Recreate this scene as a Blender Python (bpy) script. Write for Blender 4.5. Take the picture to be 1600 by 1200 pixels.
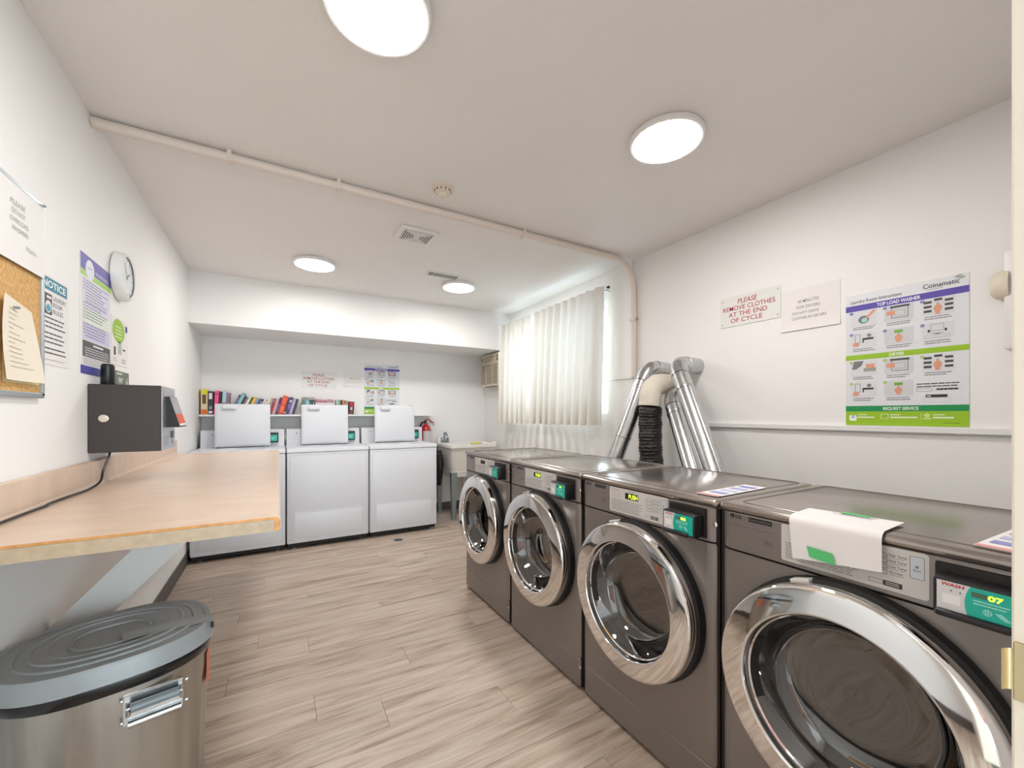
import bpy, bmesh, math, random
from mathutils import Vector, Matrix
random.seed(7)
PI = math.pi

# ------------------------------------------------------------------ clear
for o in list(bpy.data.objects):
    bpy.data.objects.remove(o, do_unlink=True)
scene = bpy.context.scene
COL = scene.collection

# ------------------------------------------------------------------ camera
cam_d = bpy.data.cameras.new('camera')
cam_d.sensor_fit = 'HORIZONTAL'
cam_d.sensor_width = 36.0
cam_d.lens = 633.0 / 1600.0 * 36.0
cam_d.shift_y = 47.0 / 1600.0
cam_d.clip_start = 0.02
cam_o = bpy.data.objects.new('camera', cam_d)
COL.objects.link(cam_o)
cam_o.location = (0.0, 0.0, 1.25)
cam_o.rotation_euler = (PI / 2, 0.0, -math.radians(29.9))
scene.camera = cam_o

# ------------------------------------------------------------------ world and exposure
W = bpy.data.worlds.new('world')
scene.world = W
W.use_nodes = True
_bg = W.node_tree.nodes['Background']
_bg.inputs['Color'].default_value = (0.76, 0.90, 1.0, 1.0)
_bg.inputs['Strength'].default_value = 8.0
vs = scene.view_settings
vs.view_transform = 'Standard'
vs.look = 'None'
vs.gamma = 1.0
vs.use_curve_mapping = False
vs.exposure = 0.35
LAMP_STRENGTH = 54.0

# ------------------------------------------------------------------ helpers
def lin(h):
    h = h.lstrip('#')
    out = []
    for i in (0, 2, 4):
        c = int(h[i:i + 2], 16) / 255.0
        out.append(c / 12.92 if c <= 0.04045 else ((c + 0.055) / 1.055) ** 2.4)
    return tuple(out) + (1.0,)

MATS = {}
def mat(name, hexc, rough=0.5, metal=0.0, bump=None, var=None, emit=0.0, coat=0.0, stretch=None):
    if name in MATS:
        return MATS[name]
    m = bpy.data.materials.new(name)
    m.use_nodes = True
    nt = m.node_tree
    b = nt.nodes['Principled BSDF']
    c = lin(hexc)
    b.inputs['Base Color'].default_value = c
    b.inputs['Roughness'].default_value = rough
    b.inputs['Metallic'].default_value = metal
    if coat:
        b.inputs['Coat Weight'].default_value = coat
        b.inputs['Coat Roughness'].default_value = 0.08
    if emit:
        b.inputs['Emission Color'].default_value = c
        b.inputs['Emission Strength'].default_value = emit
    if bump or var:
        tc = nt.nodes.new('ShaderNodeTexCoord')
        mp = nt.nodes.new('ShaderNodeMapping')
        nt.links.new(tc.outputs['Object'], mp.inputs['Vector'])
        if stretch:
            mp.inputs['Scale'].default_value = stretch
    if var:
        n = nt.nodes.new('ShaderNodeTexNoise')
        n.inputs['Scale'].default_value = var[0]
        n.inputs['Detail'].default_value = 5
        nt.links.new(mp.outputs['Vector'], n.inputs['Vector'])
        r = nt.nodes.new('ShaderNodeValToRGB')
        a = var[1]
        r.color_ramp.elements[0].position = 0.3
        r.color_ramp.elements[1].position = 0.7
        r.color_ramp.elements[0].color = tuple(x * (1 - a) for x in c[:3]) + (1,)
        r.color_ramp.elements[1].color = tuple(min(1, x * (1 + a)) for x in c[:3]) + (1,)
        nt.links.new(n.outputs['Fac'], r.inputs['Fac'])
        nt.links.new(r.outputs['Color'], b.inputs['Base Color'])
    if bump:
        n2 = nt.nodes.new('ShaderNodeTexNoise')
        n2.inputs['Scale'].default_value = bump[0]
        n2.inputs['Detail'].default_value = 4
        nt.links.new(mp.outputs['Vector'], n2.inputs['Vector'])
        bp = nt.nodes.new('ShaderNodeBump')
        bp.inputs['Strength'].default_value = bump[1]
        bp.inputs['Distance'].default_value = bump[2] if len(bump) > 2 else 0.01
        nt.links.new(n2.outputs['Fac'], bp.inputs['Height'])
        nt.links.new(bp.outputs['Normal'], b.inputs['Normal'])
    MATS[name] = m
    return m

def col(hexc, rough=0.55):
    return mat('print_' + hexc.lstrip('#') + ('' if rough == 0.55 else '_%d' % int(rough * 100)), hexc, rough)

class MB:
    """collects geometry of ONE mesh object"""
    def __init__(s):
        s.v = []; s.f = []; s.m = []
    def add(s, verts, faces, mi=0):
        n = len(s.v)
        s.v += [tuple(p) for p in verts]
        s.f += [tuple(i + n for i in f) for f in faces]
        s.m += [mi] * len(faces)
        return s
    def box(s, x0, x1, y0, y1, z0, z1, mi=0):
        v = [(x0, y0, z0), (x1, y0, z0), (x1, y1, z0), (x0, y1, z0), (x0, y0, z1), (x1, y0, z1), (x1, y1, z1), (x0, y1, z1)]
        return s.add(v, [(3, 2, 1, 0), (4, 5, 6, 7), (0, 1, 5, 4), (1, 2, 6, 5), (2, 3, 7, 6), (3, 0, 4, 7)], mi)
    def bm(s, bm, mi=0, M=None):
        bm.verts.index_update()
        vs_ = [(M @ v.co) if M else v.co for v in bm.verts]
        s.add([tuple(p) for p in vs_], [[v.index for v in f.verts] for f in bm.faces], mi)
        bm.free()
        return s
    def rbox(s, x0, x1, y0, y1, z0, z1, r=0.01, seg=2, mi=0, M=None):
        bm = bmesh.new()
        bmesh.ops.create_cube(bm, size=1.0)
        for v in bm.verts:
            v.co = Vector(((x0 + x1) / 2 + v.co.x * (x1 - x0), (y0 + y1) / 2 + v.co.y * (y1 - y0), (z0 + z1) / 2 + v.co.z * (z1 - z0)))
        r = min(r, 0.49 * min(x1 - x0, y1 - y0, z1 - z0))
        bmesh.ops.bevel(bm, geom=list(bm.edges), offset=r, segments=seg, profile=0.5, affect='EDGES')
        return s.bm(bm, mi, M)
    def prism(s, pts, z0, z1, mi=0, M=None):
        n = len(pts)
        v = [Vector((p[0], p[1], z0)) for p in pts] + [Vector((p[0], p[1], z1)) for p in pts]
        if M: v = [M @ p for p in v]
        f = [tuple(reversed(range(n))), tuple(range(n, 2 * n))]
        f += [(i, (i + 1) % n, n + (i + 1) % n, n + i) for i in range(n)]
        return s.add(v, f, mi)
    def loft(s, rings, mi=0, closed=True, cap0=True, cap1=True):
        n = len(rings[0]); v = []
        for r in rings: v += list(r)
        f = []
        for k in range(len(rings) - 1):
            for i in range(n if closed else n - 1):
                j = (i + 1) % n
                f.append((k * n + i, k * n + j, (k + 1) * n + j, (k + 1) * n + i))
        if cap0: f.append(tuple(reversed(range(n))))
        if cap1: f.append(tuple(range((len(rings) - 1) * n, len(rings) * n)))
        return s.add(v, f, mi)
    def lathe(s, prof, seg=32, M=None, mi=0, caps=False):
        """prof: (axial, radius); axis = local Z, M maps it"""
        rings = []
        for a, r in prof:
            ring = []
            for i in range(seg):
                t = 2 * PI * i / seg
                p = Vector((r * math.cos(t), r * math.sin(t), a))
                ring.append(M @ p if M else p)
            rings.append(ring)
        return s.loft(rings, mi, True, caps, caps)
    def cyl(s, c, r, h, axis='z', seg=24, mi=0, r2=None):
        M = Matrix.Translation(c)
        if axis == 'x': M = M @ Matrix.Rotation(PI / 2, 4, 'Y')
        if axis == '-x': M = M @ Matrix.Rotation(-PI / 2, 4, 'Y')
        if axis == 'y': M = M @ Matrix.Rotation(-PI / 2, 4, 'X')
        if axis == '-y': M = M @ Matrix.Rotation(PI / 2, 4, 'X')
        return s.lathe([(0, r), (h, r if r2 is None else r2)], seg, M, mi, True)
    def tube(s, path, r, seg=12, mi=0, caps=True, rad=None):
        path = [Vector(p) for p in path]
        n = len(path)
        T = []
        for i in range(n):
            a = path[max(0, i - 1)]; b = path[min(n - 1, i + 1)]
            T.append((b - a).normalized())
        up = Vector((0, 0, 1)) if abs(T[0].z) < 0.9 else Vector((1, 0, 0))
        nrm = (up - T[0] * up.dot(T[0])).normalized()
        rings = []
        for i in range(n):
            nrm = (nrm - T[i] * nrm.dot(T[i])).normalized()
            bi = T[i].cross(nrm)
            rr = rad[i] if rad else r
            rings.append([path[i] + (nrm * math.cos(2 * PI * k / seg) + bi * math.sin(2 * PI * k / seg)) * rr for k in range(seg)])
        return s.loft(rings, mi, True, caps, caps)
    def grid(s, fn, nu, nv, mi=0):
        v = [fn(i / nu, j / nv) for j in range(nv + 1) for i in range(nu + 1)]
        f = [(j * (nu + 1) + i, j * (nu + 1) + i + 1, (j + 1) * (nu + 1) + i + 1, (j + 1) * (nu + 1) + i) for j in range(nv) for i in range(nu)]
        return s.add(v, f, mi)
    def build(s, name, mats, parent=None, smooth=35, loc=None):
        me = bpy.data.meshes.new(name)
        me.from_pydata([tuple(p) for p in s.v], [], s.f)
        if not isinstance(mats, (list, tuple)): mats = [mats]
        for m in mats: me.materials.append(m)
        me.polygons.foreach_set('material_index', s.m)
        bm = bmesh.new(); bm.from_mesh(me)
        bmesh.ops.recalc_face_normals(bm, faces=bm.faces)
        bm.to_mesh(me); bm.free()
        if smooth:
            me.polygons.foreach_set('use_smooth', [True] * len(me.polygons))
            me.set_sharp_from_angle(angle=math.radians(smooth))
        me.update()
        o = bpy.data.objects.new(name, me)
        COL.objects.link(o)
        if parent: o.parent = parent
        if loc: o.location = loc
        return o

def thing(name, label, cat, loc=(0, 0, 0), rz=0.0, group=None):
    o = bpy.data.objects.new(name, None)
    o.empty_display_size = 0.05
    COL.objects.link(o)
    o.location = loc; o.rotation_euler = (0, 0, rz)
    o['label'] = label; o['category'] = cat
    if group: o['group'] = group
    return o

def tag(o, label, cat, group=None):
    o['label'] = label; o['category'] = cat
    if group: o['group'] = group
    return o

def struct(o):
    o['kind'] = 'structure'
    return o

def rrect(w, h, r, n=5, cx=0, cy=0):
    pts = []
    for (sx, sy, a0) in ((1, 1, 0), (-1, 1, PI / 2), (-1, -1, PI), (1, -1, 1.5 * PI)):
        for i in range(n + 1):
            a = a0 + PI / 2 * i / n
            pts.append((cx + sx * (w / 2 - r) + r * math.cos(a), cy + sy * (h / 2 - r) + r * math.sin(a)))
    return pts

def arc(p0, p1, p2, n=10):
    """rounded corner path p0 -> p1 -> p2 as quadratic bezier"""
    p0, p1, p2 = Vector(p0), Vector(p1), Vector(p2)
    return [(1 - t) ** 2 * p0 + 2 * t * (1 - t) * p1 + t * t * p2 for t in [i / n for i in range(n + 1)]]

# ---- flat print: rectangles, discs and lettering in the plane of a sign
_TXT = {}
def text_geo(txt, bold=0.0, shear=0.0):
    k = (txt, bold, shear)
    if k not in _TXT:
        cu = bpy.data.curves.new('t', 'FONT')
        cu.body = txt; cu.size = 1.0; cu.offset = bold; cu.shear = shear
        cu.resolution_u = 3
        o = bpy.data.objects.new('t', cu)
        COL.objects.link(o)
        bpy.context.view_layer.update()
        me = bpy.data.meshes.new_from_object(o.evaluated_get(bpy.context.evaluated_depsgraph_get()))
        vv = [tuple(v.co) for v in me.vertices]; ff = [tuple(p.vertices) for p in me.polygons]
        bpy.data.objects.remove(o, do_unlink=True); bpy.data.curves.remove(cu); bpy.data.meshes.remove(me)
        xs = [p[0] for p in vv] or [0, 1]; ys = [p[1] for p in vv] or [0, 1]
        _TXT[k] = (vv, ff, min(xs), max(xs), min(ys), max(ys))
    return _TXT[k]

class Print:
    """frame: origin (lower-left), xdir, up. layers stand 0.3 mm apart"""
    def __init__(s, origin, xd, up=(0, 0, 1), base=0.0004, step=0.0003):
        s.o = Vector(origin); s.x = Vector(xd).normalized(); s.u = Vector(up).normalized()
        s.n = s.x.cross(s.u); s.base = base; s.step = step
        s.mb = MB(); s.mats = []
    def mi(s, m):
        if isinstance(m, str): m = col(m)
        if m not in s.mats: s.mats.append(m)
        return s.mats.index(m)
    def P(s, a, b, l): return s.o + s.x * a + s.u * b + s.n * (s.base + l * s.step)
    def rect(s, a0, b0, a1, b1, c, l=0):
        s.mb.add([s.P(a0, b0, l), s.P(a1, b0, l), s.P(a1, b1, l), s.P(a0, b1, l)], [(0, 1, 2, 3)], s.mi(c)); return s
    def frame(s, a0, b0, a1, b1, w, c, l=0):
        s.rect(a0, b0, a1, b0 + w, c, l); s.rect(a0, b1 - w, a1, b1, c, l)
        s.rect(a0, b0 + w, a0 + w, b1 - w, c, l); s.rect(a1 - w, b0 + w, a1, b1 - w, c, l); return s
    def poly(s, pts, c, l=0):
        s.mb.add([s.P(a, b, l) for a, b in pts], [tuple(range(len(pts)))], s.mi(c)); return s
    def disc(s, a, b, r, c, l=0, n=14, ry=None):
        ry = ry or r
        return s.poly([(a + r * math.cos(2 * PI * i / n), b + ry * math.sin(2 * PI * i / n)) for i in range(n)], c, l)
    def text(s, t, a, b, h, c, l=1, w=None, align='c', bold=0.0, shear=0.0):
        vv, ff, x0, x1, y0, y1 = text_geo(t, bold, shear)
        k = h / 0.70
        kx = (w / (x1 - x0)) if w else k
        W_ = (x1 - x0) * kx
        ox = {'l': 0, 'c': -W_ / 2, 'r': -W_}[align]
        s.mb.add([s.P(a + ox + (p[0] - x0) * kx, b + p[1] * k, l) for p in vv], ff, s.mi(c)); return s
    def lines(s, a0, a1, b_top, n, pitch, c, l=1, h=None, ragged=0.3, dash=True):
        h = h or pitch * 0.38
        for i in range(n):
            b = b_top - i * pitch
            e = a1 - (a1 - a0) * random.random() * ragged
            x = a0
            while x < e - 1e-6:
                w = min(e - x, (a1 - a0) * random.uniform(0.06, 0.2)) if dash else e - x
                s.rect(x, b - h, x + w * 0.9, b, c, l); x += w
        return s
    def build(s, name, parent=None):
        return s.mb.build(name, s.mats, parent, smooth=0)

RW, LW, BW = (0, -1, 0), (0, 1, 0), (1, 0, 0)      # reading direction on right, left and back wall

# ------------------------------------------------------------------ materials
M_wall = mat('wall_paint', '#efedeb', 0.62, bump=(60, 0.06, 0.004), var=(2.0, 0.012))
M_ceil = mat('ceiling_paint', '#eae6e2', 0.55, bump=(45, 0.25, 0.008), var=(2.0, 0.012))
M_white = mat('white_gloss_paint', '#e8e7e6', 0.35)
M_enamel = mat('white_enamel', '#d9dade', 0.38)
M_plast = mat('white_plastic', '#e9e8e4', 0.4)
M_cream = mat('cream_plastic', '#ded3c0', 0.45)
M_jamb = mat('jamb_paint', '#e3dccb', 0.4)
M_conduit = mat('conduit_paint', '#e2d6cc', 0.5)
M_base = mat('baseboard_vinyl', '#5a5450', 0.5)
M_black = mat('black_plastic', '#17171a', 0.35)
M_rubber = mat('black_rubber', '#0e0e10', 0.6)
M_steel = mat('graphite_steel', '#8a827d', 0.34, 0.5)
M_steel_d = mat('graphite_steel_seam', '#26211f', 0.5, 0.5)
M_top = mat('dryer_top_steel', '#a39a94', 0.2, 0.9)
M_drum = mat('drum_steel', '#7a736d', 0.5, 0.6)
M_chrome = mat('chrome', '#e6e4e2', 0.05, 1.0)
M_galv = mat('galvanised', '#c6c8c9', 0.24, 1.0, var=(40, 0.10), bump=(30, 0.05, 0.003))
M_can = mat('can_steel', '#a9a49c', 0.3, 0.9, var=(3, 0.12), stretch=(8, 8, 0.3))
M_lid = mat('bin_lid_plastic', '#8c8f8f', 0.36, bump=(160, 0.12, 0.002))
M_brass = mat('brass', '#d6c6a0', 0.25, 1.0)
M_wood = mat('particle_board_edge', '#c98e4f', 0.55, var=(60, 0.2))
M_paper = mat('paper', '#eae6e4', 0.7)
M_panel = mat('control_label', '#c9c5c0', 0.4)
M_flex = mat('black_duct_plastic', '#1d1a1a', 0.22, bump=(55, 1.0, 0.012))
M_wrap = mat('cream_wrap', '#ddd5c6', 0.6, bump=(14, 0.5, 0.02))
M_kiosk = mat('kiosk_steel', '#423b39', 0.45, 0.3, bump=(300, 0.08, 0.001))
M_alu = mat('brushed_aluminium', '#c4c6cc', 0.3, 0.8)
M_alframe = mat('board_frame', '#bcc6cc', 0.35, 0.7)
M_leg = mat('sink_leg_steel', '#8f999c', 0.4, 0.5)
M_sink = mat('sink_plastic', '#e4e0da', 0.4)
M_red = mat('extinguisher_red', '#b8202a', 0.25, coat=0.4)
M_teal = mat('reader_teal', '#12b09a', 0.35)
M_led_y = mat('led_yellow', '#f2f030', 0.5, emit=1.6)
M_led_g = mat('led_green', '#c8e83c', 0.5, emit=1.4)
M_tape = mat('green_tape', '#56c274', 0.5)

def cork():
    m = mat('cork', '#d0a468', 0.8, var=(90, 0.22), bump=(120, 0.3, 0.003)); return m
M_cork = cork()
M_lam = mat('counter_laminate', '#d3bca8', 0.30, var=(7, 0.07), stretch=(1, 2.2, 1))
M_lam_edge = mat('counter_edge_laminate', '#b39c80', 0.45, var=(40, 0.12))

def wood_floor():
    m = bpy.data.materials.new('vinyl_plank')
    m.use_nodes = True
    nt = m.node_tree; b = nt.nodes['Principled BSDF']
    tc = nt.nodes.new('ShaderNodeTexCoord'); oi = nt.nodes.new('ShaderNodeObjectInfo')
    mu = nt.nodes.new('ShaderNodeVectorMath'); mu.operation = 'MULTIPLY_ADD'
    cb = nt.nodes.new('ShaderNodeCombineXYZ')
    ml = nt.nodes.new('ShaderNodeMath'); ml.operation = 'MULTIPLY'; ml.inputs[1].default_value = 57.0
    nt.links.new(oi.outputs['Random'], ml.inputs[0])
    for k in range(3): nt.links.new(ml.outputs[0], cb.inputs[k])
    mu.inputs[1].default_value = (1.3, 15.0, 1.0)
    nt.links.new(tc.outputs['Object'], mu.inputs[0]); nt.links.new(cb.outputs[0], mu.inputs[2])
    n = nt.nodes.new('ShaderNodeTexNoise'); n.inputs['Scale'].default_value = 1.6; n.inputs['Detail'].default_value = 9; n.inputs['Roughness'].default_value = 0.62; n.inputs['Distortion'].default_value = 0.5
    nt.links.new(mu.outputs[0], n.inputs['Vector'])
    r = nt.nodes.new('ShaderNodeValToRGB')
    e = r.color_ramp.elements
    e[0].position = 0.30; e[0].color = lin('#8a7664')
    e[1].position = 0.72; e[1].color = lin('#cdbdaf')
    k = e.new(0.44); k.color = lin('#b29e8c')
    k = e.new(0.56); k.color = lin('#c2b0a0')
    nt.links.new(n.outputs['Fac'], r.inputs['Fac'])
    # fine grain
    mu2 = nt.nodes.new('ShaderNodeVectorMath'); mu2.operation = 'MULTIPLY_ADD'; mu2.inputs[1].default_value = (5, 130, 1)
    nt.links.new(tc.outputs['Object'], mu2.inputs[0]); nt.links.new(cb.outputs[0], mu2.inputs[2])
    n2 = nt.nodes.new('ShaderNodeTexNoise'); n2.inputs['Scale'].default_value = 1.0; n2.inputs['Detail'].default_value = 4
    nt.links.new(mu2.outputs[0], n2.inputs['Vector'])
    r2 = nt.nodes.new('ShaderNodeMapRange'); r2.inputs['From Min'].default_value = 0.3; r2.inputs['From Max'].default_value = 0.7; r2.inputs['To Min'].default_value = 0.86; r2.inputs['To Max'].default_value = 1.06
    nt.links.new(n2.outputs['Fac'], r2.inputs['Value'])
    # plank to plank tint
    r3 = nt.nodes.new('ShaderNodeMapRange'); r3.inputs['To Min'].default_value = 0.93; r3.inputs['To Max'].default_value = 1.05
    nt.links.new(oi.outputs['Random'], r3.inputs['Value'])
    m1 = nt.nodes.new('ShaderNodeMath'); m1.operation = 'MULTIPLY'
    nt.links.new(r2.outputs[0], m1.inputs[0]); nt.links.new(r3.outputs[0], m1.inputs[1])
    mx = nt.nodes.new('ShaderNodeVectorMath'); mx.operation = 'SCALE'
    nt.links.new(r.outputs['Color'], mx.inputs[0]); nt.links.new(m1.outputs[0], mx.inputs['Scale'])
    nt.links.new(mx.outputs[0], b.inputs['Base Color'])
    b.inputs['Roughness'].default_value = 0.42
    bp = nt.nodes.new('ShaderNodeBump'); bp.inputs['Strength'].default_value = 0.12; bp.inputs['Distance'].default_value = 0.002
    nt.links.new(n2.outputs['Fac'], bp.inputs['Height']); nt.links.new(bp.outputs[0], b.inputs['Normal'])
    return m
M_plank = wood_floor()
M_gap = mat('floor_joint', '#5c4c40', 0.8)

def glass_mat(name, tint, rough=0.02, refl=0.5):
    m = bpy.data.materials.new(name); m.use_nodes = True
    nt = m.node_tree; nt.nodes.clear()
    out = nt.nodes.new('ShaderNodeOutputMaterial')
    tr = nt.nodes.new('ShaderNodeBsdfTransparent'); tr.inputs['Color'].default_value = tint
    gl = nt.nodes.new('ShaderNodeBsdfGlossy'); gl.inputs['Roughness'].default_value = rough
    lw_ = nt.nodes.new('ShaderNodeLayerWeight'); lw_.inputs['Blend'].default_value = 0.5
    pw = nt.nodes.new('ShaderNodeMath'); pw.operation = 'POWER'; pw.inputs[1].default_value = 3.0
    nt.links.new(lw_.outputs['Facing'], pw.inputs[0])
    fr = nt.nodes.new('ShaderNodeMath'); fr.operation = 'MULTIPLY_ADD'; fr.inputs[1].default_value = 0.85; fr.inputs[2].default_value = refl
    nt.links.new(pw.outputs[0], fr.inputs[0])
    mx = nt.nodes.new('ShaderNodeMixShader')
    nt.links.new(fr.outputs[0], mx.inputs[0]); nt.links.new(tr.outputs[0], mx.inputs[1]); nt.links.new(gl.outputs[0], mx.inputs[2])
    nt.links.new(mx.outputs[0], out.inputs['Surface'])
    return m
M_glass = glass_mat('window_glass', (0.95, 0.98, 1.0, 1), refl=0.04)
M_dglass = glass_mat('dryer_door_glass', (0.25, 0.215, 0.19, 1), refl=0.20)

def curtain_mat():
    m = bpy.data.materials.new('curtain_cloth'); m.use_nodes = True
    nt = m.node_tree; nt.nodes.clear()
    out = nt.nodes.new('ShaderNodeOutputMaterial')
    d = nt.nodes.new('ShaderNodeBsdfDiffuse'); t = nt.nodes.new('ShaderNodeBsdfTranslucent')
    d.inputs['Color'].default_value = lin('#e2dacd'); t.inputs['Color'].default_value = lin('#f0f3f4')
    mx = nt.nodes.new('ShaderNodeMixShader'); mx.inputs[0].default_value = 0.10
    nt.links.new(d.outputs[0], mx.inputs[1]); nt.links.new(t.outputs[0], mx.inputs[2])
    nt.links.new(mx.outputs[0], out.inputs['Surface'])
    return m
M_curtain = curtain_mat()
def emit_mat(name, rgb, s):
    m = bpy.data.materials.new(name); m.use_nodes = True
    nt = m.node_tree; nt.nodes.clear()
    out = nt.nodes.new('ShaderNodeOutputMaterial'); e = nt.nodes.new('ShaderNodeEmission')
    e.inputs['Color'].default_value = rgb; e.inputs['Strength'].default_value = s
    nt.links.new(e.outputs[0], out.inputs['Surface']); return m
M_lamp = emit_mat('lamp_diffuser', (1.0, 0.972, 0.95, 1), LAMP_STRENGTH)

# ------------------------------------------------------------------ room shell
XL, XR, YB, ZC = -0.668, 2.46, 5.04, 2.475
Y0 = 0.10                                            # inner face of the near wall
FT = 0.006                                           # plank thickness, floor top at z = 0
floor = struct(MB().box(XL - 0.1, XR + 0.14, -0.05, YB + 0.1, -0.08, -FT + 0.0005).build('floor', M_gap, smooth=0))

def plank(x0, x1, y0, y1):
    L, w, e = (x1 - x0) / 2, (y1 - y0) / 2, 0.0012
    mb = MB()
    lo = [(-L, -w), (L, -w), (L, w), (-L, w)]
    hi = [(-L + e, -w + e), (L - e, -w + e), (L - e, w - e), (-L + e, w - e)]
    mb.loft([[(a, b, -FT) for a, b in lo], [(a, b, -e) for a, b in lo], [(a, b, 0) for a, b in hi]])
    o = mb.build('plank', M_plank, floor, smooth=0)
    o.location = ((x0 + x1) / 2, (y0 + y1) / 2, 0)
PW, PL = 0.178, 1.22
joint = {10: -0.095, 9: -0.39, 8: 0.17, 7: -0.214, 6: 0.575, 5: -0.10, 4: 0.139, 3: -0.208, 2: 0.572, 1: 0.134, 0: 0.386, 12: 0.446, 11: 0.76, 13: -0.2, -1: -0.35, -2: 0.05}
k = -9
while 1.65 + k * PW < YB:
    ya, yb = max(1.65 + k * PW, -0.02), min(1.65 + (k + 1) * PW, YB)
    if yb - ya > 0.01:
        x = joint.get(k, ((k * 0.417) % 1.0) * PL - 0.6)
        while x > XL: x -= PL
        while x < XR:
            a, b = max(x, XL), min(x + PL, XR)
            if b - a > 0.02: plank(a + 0.0004, b - 0.0004, ya + 0.0004, yb - 0.0004)
            x += PL
    k += 1

struct(MB().box(XL - 0.1, XR + 0.14, -0.05, YB + 0.1, ZC, ZC + 0.1).build('ceiling', M_ceil, smooth=0))
struct(MB().box(XL - 0.1, XL, -0.05, YB + 0.1, -FT, ZC).build('wall_left', M_wall, smooth=0))
struct(MB().box(XL, XR, YB, YB + 0.1, -FT, ZC).build('wall_back', M_wall, smooth=0))
# right wall with the window opening
WY0, WY1, WZ0, WZ1 = 2.616, 4.30, 1.256, 2.235
mb = MB()
mb.box(XR, XR + 0.14, -0.05, WY0, -FT, ZC).box(XR, XR + 0.14, WY1, YB + 0.1, -FT, ZC)
mb.box(XR, XR + 0.14, WY0, WY1, -FT, WZ0).box(XR, XR + 0.14, WY0, WY1, WZ1, ZC)
struct(mb.build('wall_right', M_wall, smooth=0))
# thin plaster panel beside the window, under the pipe
struct(MB().box(XR - 0.012, XR, 2.33, WY0 - 0.004, 1.537, ZC).build('trim_2', M_wall, smooth=0))
# near wall with the doorway the camera stands in
DX0, DX1, DZ = -0.27, 0.632, 2.06
mb = MB()
mb.box(XL, DX0 - 0.012, -0.03, Y0, -FT, ZC).box(DX1 + 0.012, XR, -0.03, Y0, -FT, ZC).box(DX0 - 0.012, DX1 + 0.012, -0.03, Y0, DZ + 0.012, ZC)
struct(mb.build('wall_front', M_wall, smooth=0))
door = MB()
door.rbox(DX1 - 0.012, DX1 + 0.012, -0.03, Y0, 0.0, DZ, 0.002, 1).rbox(DX0 - 0.012, DX0 + 0.012, -0.03, Y0, 0.0, DZ, 0.002, 1).rbox(DX0 + 0.012, DX1 - 0.012, -0.03, Y0, DZ - 0.012, DZ + 0.012, 0.002, 1)
door = struct(door.build('door_1', M_jamb))
sp = MB()
jx = DX1 - 0.012
sp.rbox(jx - 0.0022, jx, 0.045, 0.0985, 0.973, 1.030, 0.0008, 1)
sp.grid(lambda u, v: (jx - 0.0012 - 0.009 * u ** 2, 0.0985 + 0.006 * u, 0.982 + 0.040 * v), 6, 2)
sp.build('strike_plate', M_brass, door)
# bulkhead across the back
BKY, BKZ = 4.345, 2.03
struct(MB().box(XL, XR, BKY, YB, BKZ, ZC).build('ceiling_bulkhead', M_wall, smooth=0))
# baseboards
struct(MB().box(XL, XL + 0.010, Y0, YB, 0, 0.10).build('baseboard_left', M_base, smooth=0))
struct(MB().box(XL + 0.010, XR - 0.010, YB - 0.010, YB, 0, 0.10).build('baseboard_back', M_base, smooth=0))
struct(MB().box(XR - 0.010, XR, Y0, YB, 0, 0.10).build('baseboard_right', M_base, smooth=0))
# ledge trim on the right wall
struct(MB().rbox(XR - 0.022, XR, Y0, 1.98, 1.166, 1.194, 0.003, 1).build('trim_1', M_white))

# outdoors seen only in reflections: pavement, a brick wall and an added sky-blocking roof
struct(MB().box(-6, 8, -6, -0.05, -0.12, -0.02).build('ground', mat('pavement', '#a7a49e', 0.8, var=(6, 0.1)), smooth=0))
def brick_mat():
    m = bpy.data.materials.new('brick'); m.use_nodes = True
    nt = m.node_tree; b = nt.nodes['Principled BSDF']
    tc = nt.nodes.new('ShaderNodeTexCoord'); sx = nt.nodes.new('ShaderNodeSeparateXYZ'); cx = nt.nodes.new('ShaderNodeCombineXYZ')
    nt.links.new(tc.outputs['Object'], sx.inputs[0]); nt.links.new(sx.outputs['Y'], cx.inputs['X']); nt.links.new(sx.outputs['Z'], cx.inputs['Y'])
    br = nt.nodes.new('ShaderNodeTexBrick'); br.inputs['Color1'].default_value = lin('#8a5647'); br.inputs['Color2'].default_value = lin('#77463a'); br.inputs['Mortar'].default_value = lin('#b9aea4')
    br.inputs['Scale'].default_value = 4.5
    nt.links.new(cx.outputs[0], br.inputs['Vector']); nt.links.new(br.outputs['Color'], b.inputs['Base Color']); b.inputs['Roughness'].default_value = 0.85
    return m
struct(MB().box(-2.6, 4.2, -4.2, -0.03, 2.35, 2.47).build('ceiling_sky_blocker', M_wall, smooth=0))  # unseen porch roof, added to hold back skylight at the doorway
struct(MB().box(-1.8, -1.6, -4.2, -0.05, -0.02, 2.35).build('wall_outside_blocker', brick_mat(), smooth=0))  # brick shows in reflections; wall placed here to block side sky from the jamb

# ------------------------------------------------------------------ window, curtain
win = MB()
FX0, FX1 = 2.53, 2.575
win.box(FX0, FX1, WY0, WY0 + 0.04, WZ0, WZ1).box(FX0, FX1, WY1 - 0.04, WY1, WZ0, WZ1).box(FX0, FX1, WY0 + 0.04, WY1 - 0.04, WZ0, WZ0 + 0.04).box(FX0, FX1, WY0 + 0.04, WY1 - 0.04, WZ1 - 0.04, WZ1)
mid = (WY0 + WY1) / 2
win.box(FX0 - 0.005, FX1, mid - 0.022, mid + 0.022, WZ0 + 0.04, WZ1 - 0.04)
win = struct(win.build('window_1', M_white, smooth=0))
for a, b in ((WY0 + 0.04, mid - 0.022), (mid + 0.022, WY1 - 0.04)):
    MB().box(2.55, 2.555, a, b, WZ0 + 0.04, WZ1 - 0.04).build('pane', M_glass, win, smooth=0)

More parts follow.
